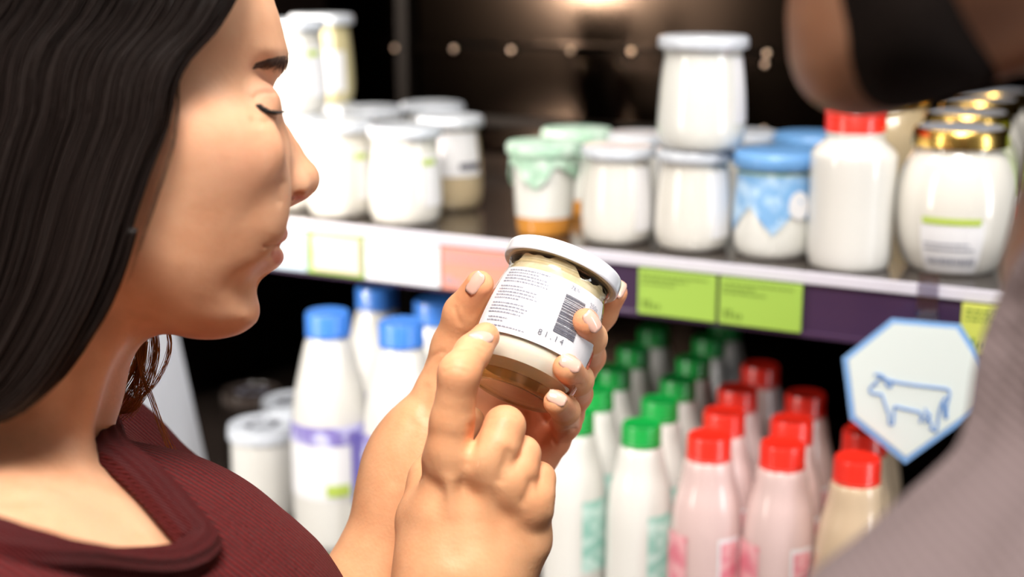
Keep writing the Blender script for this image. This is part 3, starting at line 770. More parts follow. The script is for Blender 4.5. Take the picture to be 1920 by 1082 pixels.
for z in (.0625, .0650): lathe('neck_rib', [(jf(z) - .0002, z - .0007), (jf(z) + .0006, z), (jf(z) - .0002, z + .0007)], M['glass'], jar, seg=72)
lid = lathe('lid', smooth_prof([(.0285, .0668), (.0298, .0662), (.0304, .0668), (.0306, .0680), (.0306, .0722), (.0300, .0738), (.0285, .0743)], 4) + [(.0272, .0738), (.010, .0740), (0, .0741)], M['lid'], jar, seg=96)
lathe('lid_seal', [(0, .0664), (.0275, .0666), (.0290, .0670)], M['residue'], lid, seg=64)
V, F = [], []; n = 44
for k in range(n):
    a = 2 * math.pi * k / n
    for s_ in (0, 1):
        for j in (0, 1):
            aa = a + (j - .5) * .07; r0 = .0185 + s_ * .0016; V.append((r0 * math.cos(aa), r0 * math.sin(aa), .0002 - (.0005 if s_ == 0 else 0)))
    b_ = 4 * k; F.append((b_, b_ + 1, b_ + 3, b_ + 2))
mesh('foot_ridges', V, F, M['glass'], jar, smooth=False)
# label: wraps the front, angles measured from +X (right of the picture), -90 faces the camera
LA0, LA1, LZ0, LZ1 = -160, -40, .0208, .0572
def jpatch(fa): return LZ1
lb_ = patch('label', jf, LZ0, LZ1, LA0, LA1, M['gloss_paper'], jar, off=.0004, nz=14, na=30)
lb2 = patch('label_price', jf, .0208, .0575, LA1 + 0, LA1 + 15, M['gloss_paper'], jar, off=.00035, nz=14, na=6)
rr = random.Random(11); items = []
def text_block(z_top, nl, a0, a1, pitch=.00165, hh=.00075, ragged=True):
    for l in range(nl):
        z = z_top - l * pitch; a = a0; end = a1 - (rr.uniform(0, 22) if ragged else 0)
        while a < end:
            w = rr.uniform(1.2, 4.2); items.append((z - hh, z, a, min(a + w, end))); a += w + .7
text_block(.0555, 5, -150, -90, .0017, .0006); text_block(.0458, 5, -150, -100, .0017, .0006); text_block(.0362, 4, -149, -90, .0017, .0006); text_block(.0283, 2, -146, -112, .0017, .0006); text_block(.0240, 1, -144, -96, .0017, .0006)
bars_on('label_text', jf, items, M['print_pale'], lb_)
items = []; z = .0500
while z > .0300:
    h_ = rr.choice([.0003, .0005, .0008]); items.append((z - h_, z, -80, -57)); z -= h_ + rr.choice([.0003, .0005])
bars_on('barcode', jf, items, M['print'], lb_)
def text_on_jar(txt, a0, z0, size, m, parent):
    cu = bpy.data.curves.new('t', 'FONT'); cu.body = txt; cu.size = size; to = bpy.data.objects.new('t', cu); COL.objects.link(to)
    dg = bpy.context.evaluated_depsgraph_get(); me = bpy.data.meshes.new_from_object(to.evaluated_get(dg)); bpy.data.objects.remove(to)
    V = []
    for v in me.vertices:
        z = z0 + v.co.y; r = jf(z) + .0009; a = math.radians(a0) + v.co.x / r; V.append((r * math.cos(a), r * math.sin(a), z))
    F = [tuple(p.vertices) for p in me.polygons]
    mesh('label_digits', V, F, m, parent, smooth=False)
text_on_jar('8 1 . 1 4 .', -92, .0252, .0042, M['print'], lb_)
text_on_jar('76%', -78, .0535, .0032, M['print_soft'], lb_)
text_on_jar('250g', -52, .0500, .0036, M['print_soft'], lb_)

#@@PERSON
# ------------------------------------------------------------------ the woman
HO = W(400, 350, .655)                                    # middle of the head
nY = D(400, 350); nY /= np.linalg.norm(nY)                # local +Y points away from the camera
nX = np.cross(nY, np.array([0, 0, 1.0])); nX /= np.linalg.norm(nX)
# keep local X level with the picture
nX = RIGHT - (RIGHT @ nY) * nY; nX /= np.linalg.norm(nX); nZ = np.cross(nX, nY)
HM = np.eye(4); HM[:3, 0] = nX; HM[:3, 1] = nY; HM[:3, 2] = nZ; HM[:3, 3] = HO
HMi = np.linalg.inv(HM)
def L(u, v, y=0.0):                                       # pixel -> head-frame point at sideways offset y
    r = D(u, v); k = ((HO + nY * y - CAM) @ nY) / (r @ nY); P = CAM + r * k
    return (HMi @ np.append(P, 1))[:3]
def LW(u, v, y=0.0): return (HM @ np.append(L(u, v, y), 1))[:3]
prof = [(500, -60), (513, 0), (523, 29), (535, 77), (540, 98), (539, 114), (533, 132), (519, 150), (512, 166), (508, 190), (509, 215), (513, 245), (517, 280), (521, 320), (525, 355), (529, 382), (532, 400), (534, 423), (534, 436), (528, 450), (513, 460),
        (521, 469), (525, 485), (518, 502), (499, 516), (490, 524), (482, 538), (482, 554), (487, 574), (486, 592), (477, 607), (450, 625), (408, 635), (360, 634), (312, 622), (250, 606), (170, 590), (60, 600), (-90, 560),
        (-200, 440), (-262, 280), (-280, 110), (-250, -60), (-180, -170), (-60, -240), (100, -270), (260, -255), (390, -195), (465, -120)]
poly = np.array([L(u, v)[[0, 2]] for u, v in spline([np.array(p, float) for p in prof], 3, closed=True)])
def poly_dist(poly, X, Z):
    """signed distance, positive inside"""
    n = len(poly); d = np.full(np.broadcast(X, Z).shape, 9.0); ins = np.zeros(d.shape, bool)
    for i in range(n):
        a, b = poly[i], poly[(i + 1) % n]; ab = b - a; t = np.clip(((X - a[0]) * ab[0] + (Z - a[1]) * ab[1]) / (ab @ ab + 1e-15), 0, 1)
        d = np.minimum(d, (X - a[0] - t * ab[0]) ** 2 + (Z - a[1] - t * ab[1]) ** 2)
        c = (a[1] > Z) != (b[1] > Z)
        if abs(b[1] - a[1]) > 1e-12: ins ^= c & (X < (b[0] - a[0]) * (Z - a[1]) / (b[1] - a[1]) + a[0])
    return np.where(ins, 1, -1) * np.sqrt(d)
def blur2(A, n):
    for ax in (0, 1):
        P = np.pad(A, [(n, n) if i == ax else (0, 0) for i in (0, 1)], mode='edge'); c = np.cumsum(P, ax)
        c = np.insert(c, 0, 0, axis=ax); s1 = [slice(None)] * 2; s2 = [slice(None)] * 2; s1[ax] = slice(2 * n + 1, None); s2[ax] = slice(0, -(2 * n + 1)) if True else None
        A = (c[tuple(s1)] - c[tuple(s2)]) / (2 * n + 1)
    return A
def inflate(Fd, poly, R, Wd, k=.0, bl=.010, ysh=0.0):
    X, Z = np.meshgrid(Fd.ax[0], Fd.ax[2], indexing='ij'); d = poly_dist(poly, X, Z)
    ux = np.arange(Fd.ax[0][0], Fd.ax[0][-1] + .002, .002); uz = np.arange(Fd.ax[2][0], Fd.ax[2][-1] + .002, .002)
    du = poly_dist(poly, *np.meshgrid(ux, uz, indexing='ij')); nb = max(1, int(bl / .002)); du = blur2(blur2(du, nb), nb)
    t_ = np.stack([np.interp(Fd.ax[2], uz, row) for row in du]); db = np.stack([np.interp(Fd.ax[0], ux, c_) for c_ in t_.T], 1)
    w = np.clip((d - .003) / .018, 0, 1); w = w * w * (3 - 2 * w)
    d = d * (1 - w) + db * w
    q = np.maximum(R - d, 0) / R
    f = (np.sqrt(q[:, None, :] ** 2 + ((Fd.ax[1] - ysh)[None, :, None] / Wd) ** 2) - 1) * (Wd * .92)
    Fd.a = smin(Fd.a, f.astype(np.float32), k)
fz0, fz1 = L(500, 535)[2], L(500, 85)[2]
Hd = Field((-.30, -.24, -.46), (.145, .24, .155), .0024, HM, fine=((L(425, 300)[0], L(612, 300)[0], .0010), (-.056, .020, .0013), (fz0, fz1, .0010)))
inflate(Hd, poly, .080, .069)
l = lambda u, v, y=0.0: L(u, v, y)
mm = .001
# nose
Hd.chain([l(498, 212), l(520, 256), l(541, 292), l(558, 322)], [4.6 * mm, 4.9 * mm, 5.2 * mm, 5.8 * mm], k=.008, world=False)
Hd.chain([l(569, 336), l(560, 344)], [7.4 * mm, 6.4 * mm], k=.006, world=False)
for s_ in (-1, 1):
    Hd.chain([l(515, 290, s_ * .008), l(538, 338, s_ * .010)], [6.5 * mm, 7 * mm], k=.012, world=False)
    Hd.ell(l(541, 351, s_ * .0115), (8 * mm, 3.6 * mm, 5.4 * mm), k=.006, world=False)
Hd.chain([l(562, 350), l(538, 366)], [5 * mm, 5 * mm], k=.004, world=False)
for s_ in (-1, 1): Hd.ell(l(562, 369, s_ * .0120), (6.5 * mm, 4.2 * mm, 2.8 * mm), k=.002, neg=True, world=False, R=np.array([[.93, 0, -.37], [0, 1, 0], [.37, 0, .93]]).T)
# eye socket, eyeball with lowered lid, brow, cheekbone, jaw
for s_ in (-1, 1):
    Hd.ell(l(505, 172, s_ * .030), (8 * mm, 9 * mm, 8 * mm), k=.012, neg=True, world=False)
    Hd.ell(l(476, 194, s_ * .028), (11.5 * mm, 12 * mm, 10.5 * mm), k=.007, world=False)
    Hd.chain([l(478, 222, s_ * .040), l(500, 226, s_ * .024)], [.9 * mm, .9 * mm], k=.006, neg=True, world=False)
    Hd.chain([l(478, 199, s_ * .0415), l(497, 210, s_ * .036), l(517, 208, s_ * .024)], [.5 * mm, .7 * mm, .5 * mm], k=.0015, neg=True, world=False)
    Hd.ell(l(408, 285, s_ * .052), (26 * mm, 11 * mm, 15 * mm), k=.03, world=False)
    Hd.ell(l(365, 405, s_ * .084), (24 * mm, 13 * mm, 22 * mm), k=.022, neg=True, world=False)
    Hd.chain([l(514, 461, s_ * .004), l(506, 461, s_ * .020), l(498, 465, s_ * .030)], [.9 * mm, 1.1 * mm, .8 * mm], k=.0025, neg=True, world=False)
    Hd.chain([l(527, 440, s_ * .003), l(517, 448, s_ * .016), l(506, 456, s_ * .024)], [2.4 * mm, 1.8 * mm, .8 * mm], k=.004, world=False)
    Hd.chain([l(516, 480, s_ * .003), l(512, 477, s_ * .014), l(503, 470, s_ * .023)], [3.4 * mm, 2.4 * mm, .9 * mm], k=.004, world=False)
    Hd.chain([l(497, 240, s_ * .017), l(498, 290, s_ * .022), l(486, 345, s_ * .029), l(474, 400, s_ * .033)], [6 * mm, 7 * mm, 7 * mm, 7 * mm], k=.014, world=False)
    Hd.ell(l(458, 385, s_ * .038), (15 * mm, 9 * mm, 22 * mm), k=.018, world=False)
# neck, chest and shoulders
def chestprims(Fd, e=0.0, neck=True):
    if neck:
        Fd.chain([W(60, 560, .655), W(14, 700, .66), W(-22, 820, .665), W(-40, 960, .67)], [.050, .0525, .0535, .060], k=.022)
        Fd.chain([W(165, 640, .625), W(120, 900, .62), W(190, 1040, .63)], [.008, .007, .007], k=.020)
    Fd.chain([W(30, 980, .70), W(150, 1060, .71), W(262, 1150, .67)], [.052 + e, .055 + e, .056 + e], k=.03)
    Fd.chain([W(-60, 1010, .62), W(0, 1180, .56), W(-60, 1360, .49)], [.046 + e, .048 + e, .050 + e], k=.03)
    Fd.chain([W(0, 960, .72), W(120, 920, .76), W(140, 905, .80)], [.035 + e, .040 + e, .046 + e], k=.03)
    Fd.ell(W(130, 1330, .63), (.125 + e, .12 + e, .10 + e), k=.03)
    Fd.chain([W(60, 1180, .57), W(190, 1120, .60), W(255, 1100, .635)], [.010 + e * .5, .011 + e * .5, .010 + e * .5], k=.020)   # collar bone
chestprims(Hd)
Hd.chain([W(-60, 1360, .49), W(250, 1720, .53), W(560, 1800, .58), W(700, 1560, .625), W(790, 1380, .66)], [.048, .044, .038, .034, .028], k=.02)
Hd.chain([W(140, 905, .80), W(300, 1200, .785), W(480, 1580, .75), W(545, 1440, .747), W(625, 1270, .744)], [.046, .044, .038, .036, .031], k=.02)
Hd.ell(W(60, 1500, .66), (.14, .13, .12), .04); Hd.ell(W(40, 1900, .68), (.13, .11, .16), .05)
CUTS = [(W(750, 1450, .645), W(780, 1400, .655) - W(700, 1560, .625)), (W(590, 1345, .7455), W(625, 1270, .744) - W(545, 1440, .747))]
CUTS = [(c, n / np.linalg.norm(n)) for c, n in CUTS]
HV, HF = Hd.surface(); HV = relax(HV, HF, 4)
def beyond(V, F, c, n, sgn, rad=.075):
    g = V[F].mean(1) - c; h = g @ n
    return (h * sgn > -.004) & (np.linalg.norm(g - h[:, None] * n, axis=1) < rad)
for c, n in CUTS: HF = HF[~(beyond(HV, HF, c, n, 1) & ((HV[HF].mean(1) - c) @ n < .12))]
hb = None

# ---- hands
def pts(*q): return [W(u, v, d) for u, v, d in q]
def make_hand(lo, hi, build, vox=.00105):
    fld = Field(lo, hi, vox); pal = Field(lo, hi, vox); build(fld, pal); pal.merge(fld, .0045); return pal
def bounds(*P, m=.03):
    A = np.array([W(*p) for p in P]); return A.min(0) - m, A.max(0) + m
def rh(fin, pal):
    kf = .0006
    fin.chain(pts((838, 862, .664), (848, 790, .657), (861, 700, .650), (886, 661, .661), (910, 631, .668)), [.0115, .0098, .0092, .0080, .0068], kf, .004)
    fin.chain(pts((915, 880, .662), (934, 835, .657), (946, 800, .661), (938, 818, .684), (918, 850, .690)), [.0112, .0098, .0094, .0082, .007], kf, .003)
    fin.chain(pts((960, 915, .664), (972, 880, .663), (979, 852, .667), (970, 868, .688), (955, 900, .692)), [.0104, .0090, .0084, .0075, .0065], kf, .003)
    fin.chain(pts((1000, 952, .668), (1007, 925, .669), (1011, 897, .673), (1000, 915, .690), (985, 940, .694)), [.0092, .0080, .0074, .0066, .006], kf, .003)
    k = .016
    pal.chain(pts((838, 870, .668), (830, 960, .672), (838, 1060, .676)), [.0105, .0135, .016], k)
    pal.chain(pts((912, 895, .668), (890, 980, .672), (872, 1070, .676)), [.0105, .0135, .016], k)
    pal.chain(pts((958, 930, .670), (935, 1010, .674), (900, 1080, .678)), [.0100, .013, .0155], k)
    pal.chain(pts((999, 960, .674), (985, 1010, .678), (930, 1090, .682)), [.0088, .0120, .015], k)
    pal.chain(pts((812, 1040, .684), (797, 975, .688), (812, 900, .694)), [.014, .0135, .0110], k)     # thumb, tucked behind
    pal.chain(pts((812, 900, .696), (850, 830, .705), (880, 790, .712)), [.0105, .0090, .0078], .008)
    for (u, v, d, r) in ((840, 850, .655, .006), (913, 868, .652, .0055), (960, 908, .655, .005), (999, 948, .660, .004)): pal.ell(W(u, v, d), (r * 1.3, r, r * 1.5), .010)
    pal.chain(pts((905, 1100, .672), (905, 1000, .6605), (915, 900, .6545)), [.0016, .0016, .0014], .007)  # tendons
    pal.chain(pts((870, 1100, .670), (850, 1000, .6595), (842, 900, .6545)), [.0016, .0016, .0014], .007)
    pal.chain(pts((880, 1090, .680), (850, 1180, .678), (780, 1400, .655), (640, 1720, .60)), [.0225, .024, .033, .040], .02)
    pal.chain(pts((845, 1080, .678), (820, 1180, .678), (760, 1400, .655)), [.0205, .0225, .028], .02)
    # creases over the index knuckles
    for q in (((868, 690, .6405), (893, 702, .650)),): pass
lo, hi = bounds((700, 1800, .58), (740, 600, .60), (1060, 1000, .72), (560, 1750, .64))
lo2, hi2 = bounds((740, 1300, .66), (745, 600, .64), (1060, 620, .66), (1000, 1260, .72), m=.022)
RH = make_hand(lo2, hi2, rh)
def lh(fin, pal):
    kf = .0005
    fin.chain(pts((826, 735, .735), (850, 650, .729), (869, 588, .720), (899, 534, .708)), [.0125, .0108, .0098, .0072], .002, .004)   # thumb
    fin.chain(pts((1030, 720, .768), (1092, 640, .764), (1128, 587, .752), (1153, 549, .742)), [.010, .0088, .0078, .0066], kf, .004)
    fin.chain(pts((1025, 775, .768), (1078, 718, .766), (1104, 668, .748), (1107, 634, .710), (1098, 604, .687)), [.010, .0088, .0083, .0078, .0068], kf, .004)
    fin.chain(pts((1015, 820, .766), (1062, 778, .762), (1080, 738, .746), (1083, 712, .712), (1062, 689, .682)), [.010, .0088, .0082, .0076, .0068], kf, .004)
    fin.chain(pts((1000, 862, .758), (1038, 828, .754), (1062, 794, .744), (1060, 770, .708), (1042, 754, .680)), [.0098, .0080, .0073, .0068, .0060], kf, .004)
    k = .018
    pal.chain(pts((775, 900, .745), (900, 850, .762), (1000, 858, .762)), [.019, .0145, .0115], k)
    pal.chain(pts((780, 880, .748), (900, 800, .770), (1015, 815, .768)), [.019, .0135, .0115], k)
    pal.chain(pts((785, 860, .750), (900, 760, .774), (1022, 770, .772)), [.018, .0125, .0110], k)
    pal.chain(pts((790, 850, .752), (900, 730, .776), (1028, 720, .772)), [.017, .0120, .0110], k)
    pal.chain(pts((778, 880, .742), (800, 800, .737), (824, 740, .735)), [.0185, .0165, .0130], k)
    pal.chain(pts((790, 880, .742), (745, 965, .742), (690, 1100, .742), (610, 1300, .745), (480, 1580, .75)), [.0200, .0205, .0245, .032, .040], .02)
    pal.chain(pts((800, 900, .750), (775, 975, .750), (730, 1100, .750)), [.0185, .0190, .022], .02)
lo3, hi3 = bounds((560, 1330, .745), (780, 500, .69), (1180, 520, .69), (1100, 900, .79), (1000, 780, .655), m=.022)
LH = make_hand(lo3, hi3, lh)
hV, hF = [], []
parts = []
for f_ in (RH, LH):
    v_, q_ = f_.surface(); v_ = relax(v_, q_, 4)
    c, n = CUTS[len(parts)]; q_ = q_[(v_[q_].mean(1) - c) @ n > .004]; parts.append((v_, q_))
RB = bvh_of(*parts[0]); LB = bvh_of(*parts[1])

def normals(V, F):
    N = np.zeros_like(V); fn = np.cross(V[F[:, 2]] - V[F[:, 0]], V[F[:, 3]] - V[F[:, 1]])
    for k in range(4):
        for i in range(3): N[:, i] += np.bincount(F[:, k], fn[:, i], minlength=len(V))
    return N / (np.linalg.norm(N, axis=1)[:, None] + 1e-12)
def crease(V, F, lines, side=1):
    """press fine skin folds into the surface along lines of (u, v); width and depth in metres"""
    N = normals(V, F); q = V - CAM; d = q @ FWD; PX = np.stack([960 + FPX * (q @ RIGHT) / d, 541 - FPX * (q @ UP) / d], 1)
    to = -q / np.linalg.norm(q, axis=1)[:, None]; vis = (N * to).sum(1) > .05; out = V.copy()
    for ln, w, dep, dmax in lines:
        S = np.array(spline([np.array(p, float) for p in ln], 5)); ok = vis & (d < dmax); I_ = np.where(ok)[0]
        D2 = np.full(len(I_), 1e9)
        for a, b in zip(S[:-1], S[1:]):
            ab = b - a; t = np.clip(((PX[I_] - a) @ ab) / (ab @ ab), 0, 1); D2 = np.minimum(D2, ((PX[I_] - a - t[:, None] * ab) ** 2).sum(1))
        dist = np.sqrt(D2) * d[I_] / FPX; out[I_] -= N[I_] * (dep * np.exp(-(dist / w) ** 2))[:, None]
    return out
_r = [([(866, 654), (880, 650), (896, 656), (905, 662)], .0008, .00045, 9), ([(880, 645), (893, 645), (908, 651)], .0007, .0003, 9), ([(838, 684), (856, 678), (878, 684)], .0009, .0003, 9), ([(834, 697), (852, 690), (876, 697)], .0009, .00025, 9),
      ([(922, 785), (945, 776), (968, 785)], .0009, .00025, 9), ([(887, 803), (884, 840), (876, 870)], .003, .0012, 9), ([(952, 851), (944, 880), (938, 900)], .0025, .0010, 9), ([(997, 905), (990, 925), (982, 940)], .0022, .0009, 9),
      ([(800, 880), (830, 960), (850, 1040)], .006, .0010, 9), ([(905, 930), (900, 1010)], .007, .0010, 9)]
_l = [([(1071, 727), (1079, 723), (1088, 722)], .0008, .0006, 9), ([(1094, 641), (1100, 646), (1106, 647)], .0008, .0006, 9), ([(1056, 812), (1066, 808), (1079, 805)], .0010, .0008, 9), ([(988, 777), (990, 800), (990, 822)], .0012, .0012, 9),
      ([(1010, 770), (1030, 800), (1040, 830)], .0012, .0010, 9), ([(852, 578), (856, 592), (862, 604)], .0014, .0005, 9), ([(790, 690), (812, 668), (830, 660)], .0012, .0005, 9), ([(776, 800), (762, 850), (740, 900)], .004, .0010, 9), ([(800, 730), (796, 780)], .003, .0008, 9)]
parts = [(crease(*parts[0], _r), parts[0][1]), (crease(*parts[1], _l), parts[1][1])]
woman = thing('person', 'woman in burgundy knitted sweater with long dark hair, holding and reading a jar', 'person')
HV = crease(HV, HF, [([(498, 463), (505, 461.5), (513, 461), (521, 460)], .0008, .0009, 9), ([(524, 378), (522, 366), (525, 352), (531, 344)], .0016, .0005, 9), ([(476, 225), (488, 230), (502, 228)], .0018, .0007, 9),
    ([(478, 182), (486, 176), (500, 172), (512, 174)], .0011, .0009, 9), ([(500, 500), (490, 512), (484, 524)], .004, .0012, 9)])
hb = bvh_of(HV, HF)
allV = [HV]; allF = [HF]; off = len(HV)
for v_, q_ in parts: allV.append(v_); allF.append(q_ + off); off += len(v_)
BV = np.concatenate(allV); BF = np.concatenate(allF)
body = mesh('body', BV, BF.tolist(), [M['skin'], M['skin_hand']], woman, fmat=[0] * len(HF) + [1] * (len(BF) - len(HF)))
# skin tint: lips and fingertips are redder, upper eyelids and nostrils too
tint = np.zeros(len(BV), np.float32)
q = BV - CAM; dd = q @ FWD; PU = 960 + FPX * (q @ RIGHT) / dd; PV = 541 - FPX * (q @ UP) / dd
HL = (BV[:len(HV)] - HO) @ np.stack([nX, nY, nZ], 1)
lipc = L(512, 466)
def sstep(x): x = np.clip(x, 0, 1); return x * x * (3 - 2 * x)
for lips_ in (((497, 461), (505, 452), (516, 444), (532, 425), (541, 430), (539, 440), (526, 454), (512, 461.5)), ((500, 464), (512, 465), (524, 467), (536, 480), (530, 494), (518, 494), (507, 484))):
    lp = np.array([L(u, v)[[0, 2]] for u, v in spline([np.array(p, float) for p in lips_], 3, closed=True)]); dl = poly_dist(lp, HL[:, 0], HL[:, 2])
    tint[:len(HV)] = np.maximum(tint[:len(HV)], .85 * sstep((dl + .0010) / .0022) * sstep((.036 - np.abs(HL[:, 1])) / .006))
sh_ = L(500, 178); tint[:len(HV)] = np.maximum(tint[:len(HV)], .38 * np.exp(-(((HL[:, 0] - sh_[0]) / .006) ** 2 + ((HL[:, 2] - sh_[2]) / .006) ** 2)))
chk = L(455, 300); tint[:len(HV)] += .16 * np.exp(-(((HL[:, 0] - chk[0]) / .022) ** 2 + ((HL[:, 2] - chk[2]) / .018) ** 2))
ns_ = L(560, 371); tint[:len(HV)] += .9 * np.exp(-(((HL[:, 0] - ns_[0]) / .0040) ** 2 + ((HL[:, 2] - ns_[2]) / .0014) ** 2))
for (u, v, d, r, s_) in ((910, 628, .668, .012, .45), (862, 697, .645, .011, .30), (946, 790, .655, .011, .22), (982, 848, .66, .010, .22), (1013, 893, .668, .009, .25), (1088, 600, .690, .012, .6), (1055, 685, .69, .012, .6), (1035, 752, .69, .011, .6),
                      (903, 530, .706, .013, .5), (1156, 545, .742, .013, .5), (1030, 830, .75, .03, .45), (950, 800, .76, .04, .5), (1062, 790, .742, .012, .4), (1084, 735, .742, .012, .3), (1108, 665, .745, .012, .3)):
    dist = np.linalg.norm(BV - W(u, v, d), axis=1); dist[:len(HV)] = 1; tint += s_ * np.exp(-(dist / r) ** 2)
at = body.data.attributes.new('tint', 'FLOAT', 'POINT'); at.data.foreach_set('value', np.clip(tint, 0, 1).astype(np.float32))

def join_arms(o):
    bm = bmesh.new(); bm.from_mesh(o.data)
    bmesh.ops.delete(bm, geom=[v for v in bm.verts if not v.link_faces], context='VERTS')
    for c, n in CUTS:
        cc, nn = Vector(c), Vector(n)
        E_ = [e for e in bm.edges if e.is_boundary and abs((e.verts[0].co - cc).dot(nn)) < .02 and (e.verts[0].co - cc).length < .08]
        try: bmesh.ops.bridge_loops(bm, edges=E_)
        except Exception as ex: print('BRIDGE', ex, len(E_))
    seen = set(); comps = []
    for v in bm.verts:
        if v in seen: continue
        st_ = [v]; seen.add(v); comp = [v]
        while st_:
            w = st_.pop()
            for e in w.link_edges:
                x = e.other_vert(w)
                if x not in seen: seen.add(x); st_.append(x); comp.append(x)
        comps.append(comp)
    comps.sort(key=len); print('BODY PIECES', [len(c_) for c_ in comps])
    for c_ in comps[:-1]:
        if len(c_) < 3000: bmesh.ops.delete(bm, geom=c_, context='VERTS')
    for f in bm.faces: f.smooth = True
    bm.to_mesh(o.data); bm.free()
join_arms(body)
# ---- fingernails
def nail(bv, u, v, tipdir, w=.0098, ln=.0118, out=None, target=None):
    """u, v = where the nail is seen; tipdir = pixel direction (and depth part) towards the fingertip"""
    if out is None:
        h = cast(bv, u, v); 
        if h[0] is None: return
        P = np.array(h[0]); N = np.array(h[1])
    else:
        h = bv.find_nearest(Vector(target)); P = np.array(h[0]); N = np.array(out, float)
    N /= np.linalg.norm(N)
    T = tipdir[0] * RIGHT - tipdir[1] * UP + tipdir[2] * FWD; T = T - (T @ N) * N; T /= np.linalg.norm(T); S = np.cross(T, N)
    V, F = [], []; nu, nv = 9, 9; Rc = w * .62
    for lay in (.00045, -.0006):
        for i in range(nv):
            y = -1 + 2 * i / (nv - 1); wid = (1 - max(0, abs(y) - .35) ** 2 * 1.05)
            for j in range(nu):
                x = (-1 + 2 * j / (nu - 1)) * wid; a = x * (w / 2) / Rc
                V.append(P + T * (y * ln / 2) + S * (Rc * math.sin(a)) + N * (Rc * (math.cos(a) - 1) + lay - .0009 * (y * y)))
    n = nu * nv
    for i in range(nv - 1):
        for j in range(nu - 1):
            a = i * nu + j; F.append((a, a + 1, a + nu + 1, a + nu)); F.append((n + a, n + a + nu, n + a + nu + 1, n + a + 1))
    ring = [j for j in range(nu)] + [i * nu + nu - 1 for i in range(1, nv)] + [(nv - 1) * nu + j for j in range(nu - 2, -1, -1)] + [i * nu for i in range(nv - 2, 0, -1)]
    for i in range(len(ring)): a, b = ring[i], ring[(i + 1) % len(ring)]; F.append((a, n + a, n + b, b))
    mesh('fingernail', V, F, M['nail'], body)
nail(RB, 903, 627, (.7, -.6, .25), .0105, .0115)
nail(LB, 1114, 602, (-.35, -.75, -.5), .0088, .0110)
nail(LB, 1071, 679, (-.65, -.6, -.5), .0088, .0105)
nail(LB, 1045, 744, (-.65, -.6, -.4), .0078, .0095)
nail(LB, 888, 530, (.6, -.8, -.1), .0080, .0120)
nail(LB, 1164, 541, (.6, -.8, -.2), .0070, .0100)

# ---- eyelashes, eyebrow
def hairs_on(bv, name, gen, m, parent, n, nside=3):
    paths = []
    for k in range(n):
        r = gen(k)
        if r is not None: paths.append(r)
    V, F = tubes(paths, nside); return mesh(name, V, F, m, parent)
rb_ = random.Random(2)
def brow(k):
    f = rb_.random(); u = 480 + 60 * f; top = 119 - 16 * f + 6 * f * f; th = 3 + 8 * min(1, f * 1.5)
    v = top + (rb_.random() - .5) * th
    h = cast(hb, u, v)
    if h[0] is None: return None
    P = np.array(h[0]) ; N = np.array(h[1]); T = -.98 * RIGHT + (.10 - .12 * (v - top) / 10 - .25 * (1 - f)) * UP; T -= (T @ N) * N; T /= np.linalg.norm(T)
    ln = rb_.uniform(.004, .007); N = N * .8
    return ([P + N * .0001, P + N * .0005 + T * ln * .5, P + N * .0003 + T * ln], [.00010, .00009, .00003])
hairs_on(hb, 'eyebrow', brow, M['brow'], woman, 520)
lid_curve = spline([np.array(p, float) for p in ((480, 197), (487, 204), (497, 209), (509, 210.5), (519, 209))], 6)
def lash(k):
    f = rb_.random(); i = int(f * (len(lid_curve) - 1)); u, v = lid_curve[i]; h = cast(hb, u + rb_.uniform(-1, 1), v + rb_.uniform(-1.5, 2.5))
    if h[0] is None: return None
    P = np.array(h[0]); N = np.array(h[1]); dr = N * .5 + RIGHT * (.3 + .6 * f) - UP * (.45 - .15 * f); dr /= np.linalg.norm(dr); ln = rb_.uniform(.0025, .0042) * (.7 + .4 * f)
    return ([P - N * .0004, P + dr * ln * .5, P + dr * ln + UP * ln * .22], [.00035, .00026, .00008])
hairs_on(hb, 'eyelashes', lash, M['lash'], woman, 220)
lc = []
for u, v in lid_curve:
    h = cast(hb, u, v)
    if h[0] is not None: lc.append(np.array(h[0]))
if len(lc) > 3:
    V, F = tubes([(lc, [.00015 + .0006 * math.sin(math.pi * min(1, i / (len(lc) - 1) * .85 + .1)) for i in range(len(lc))])], 6); mesh('eyelid_line', V, F, M['lash'], woman)

# the far eye and brow: the same hairs on the other half of the face
for o_ in [c for c in children(woman) if c.name.split('.')[0] in ('eyebrow', 'eyelashes', 'eyelid_line')]:
    V_ = np.array([v.co[:] for v in o_.data.vertices]); F_ = [tuple(p.vertices)[::-1] for p in o_.data.polygons]
    Lc = (V_ - HO) @ np.stack([nX, nY, nZ], 1); Lc[:, 1] *= -1
    mesh(o_.name.split('.')[0], Lc @ np.stack([nX, nY, nZ]) + HO, F_, o_.data.materials[0], woman)
# ---- sweater: chest shape grown outwards, opened at the neckline, sleeves to below the elbows
SW = Field((-.46, .38, .72), (.05, .96, 1.46), .0032)
def sweater_prims(e):
    chestprims(SW, e, neck=False)
    SW.chain([W(140, 905, .80), W(260, 1010, .79), W(345, 1130, .775), W(480, 1580, .75), W(545, 1440, .747)], [.052, .054, .052, .048, .045], k=.02)
    SW.chain([W(290, 1120, .69), W(350, 1200, .69)], [.062, .070], k=.025)
    SW.chain([W(-60, 1360, .49), W(250, 1720, .53), W(560, 1800, .58), W(690, 1580, .62)], [.058, .055, .050, .043], k=.02)
    SW.ell(W(60, 1500, .66), (.16, .15, .14), .04); SW.ell(W(40, 1900, .68), (.15, .13, .18), .05)
sweater_prims(.007)
SV, SF = SW.surface(); SV = relax(SV, SF, 6)
NL = [(205, 846), (231, 871), (269, 903), (301, 936), (328, 968), (355, 1000), (371, 1022), (364, 1042), (323, 1062), (242, 1069), (134, 1059), (54, 1040), (0, 1022), (-80, 1000), (-150, 975)]
sb_ = bvh_of(SV, SF); loop = []
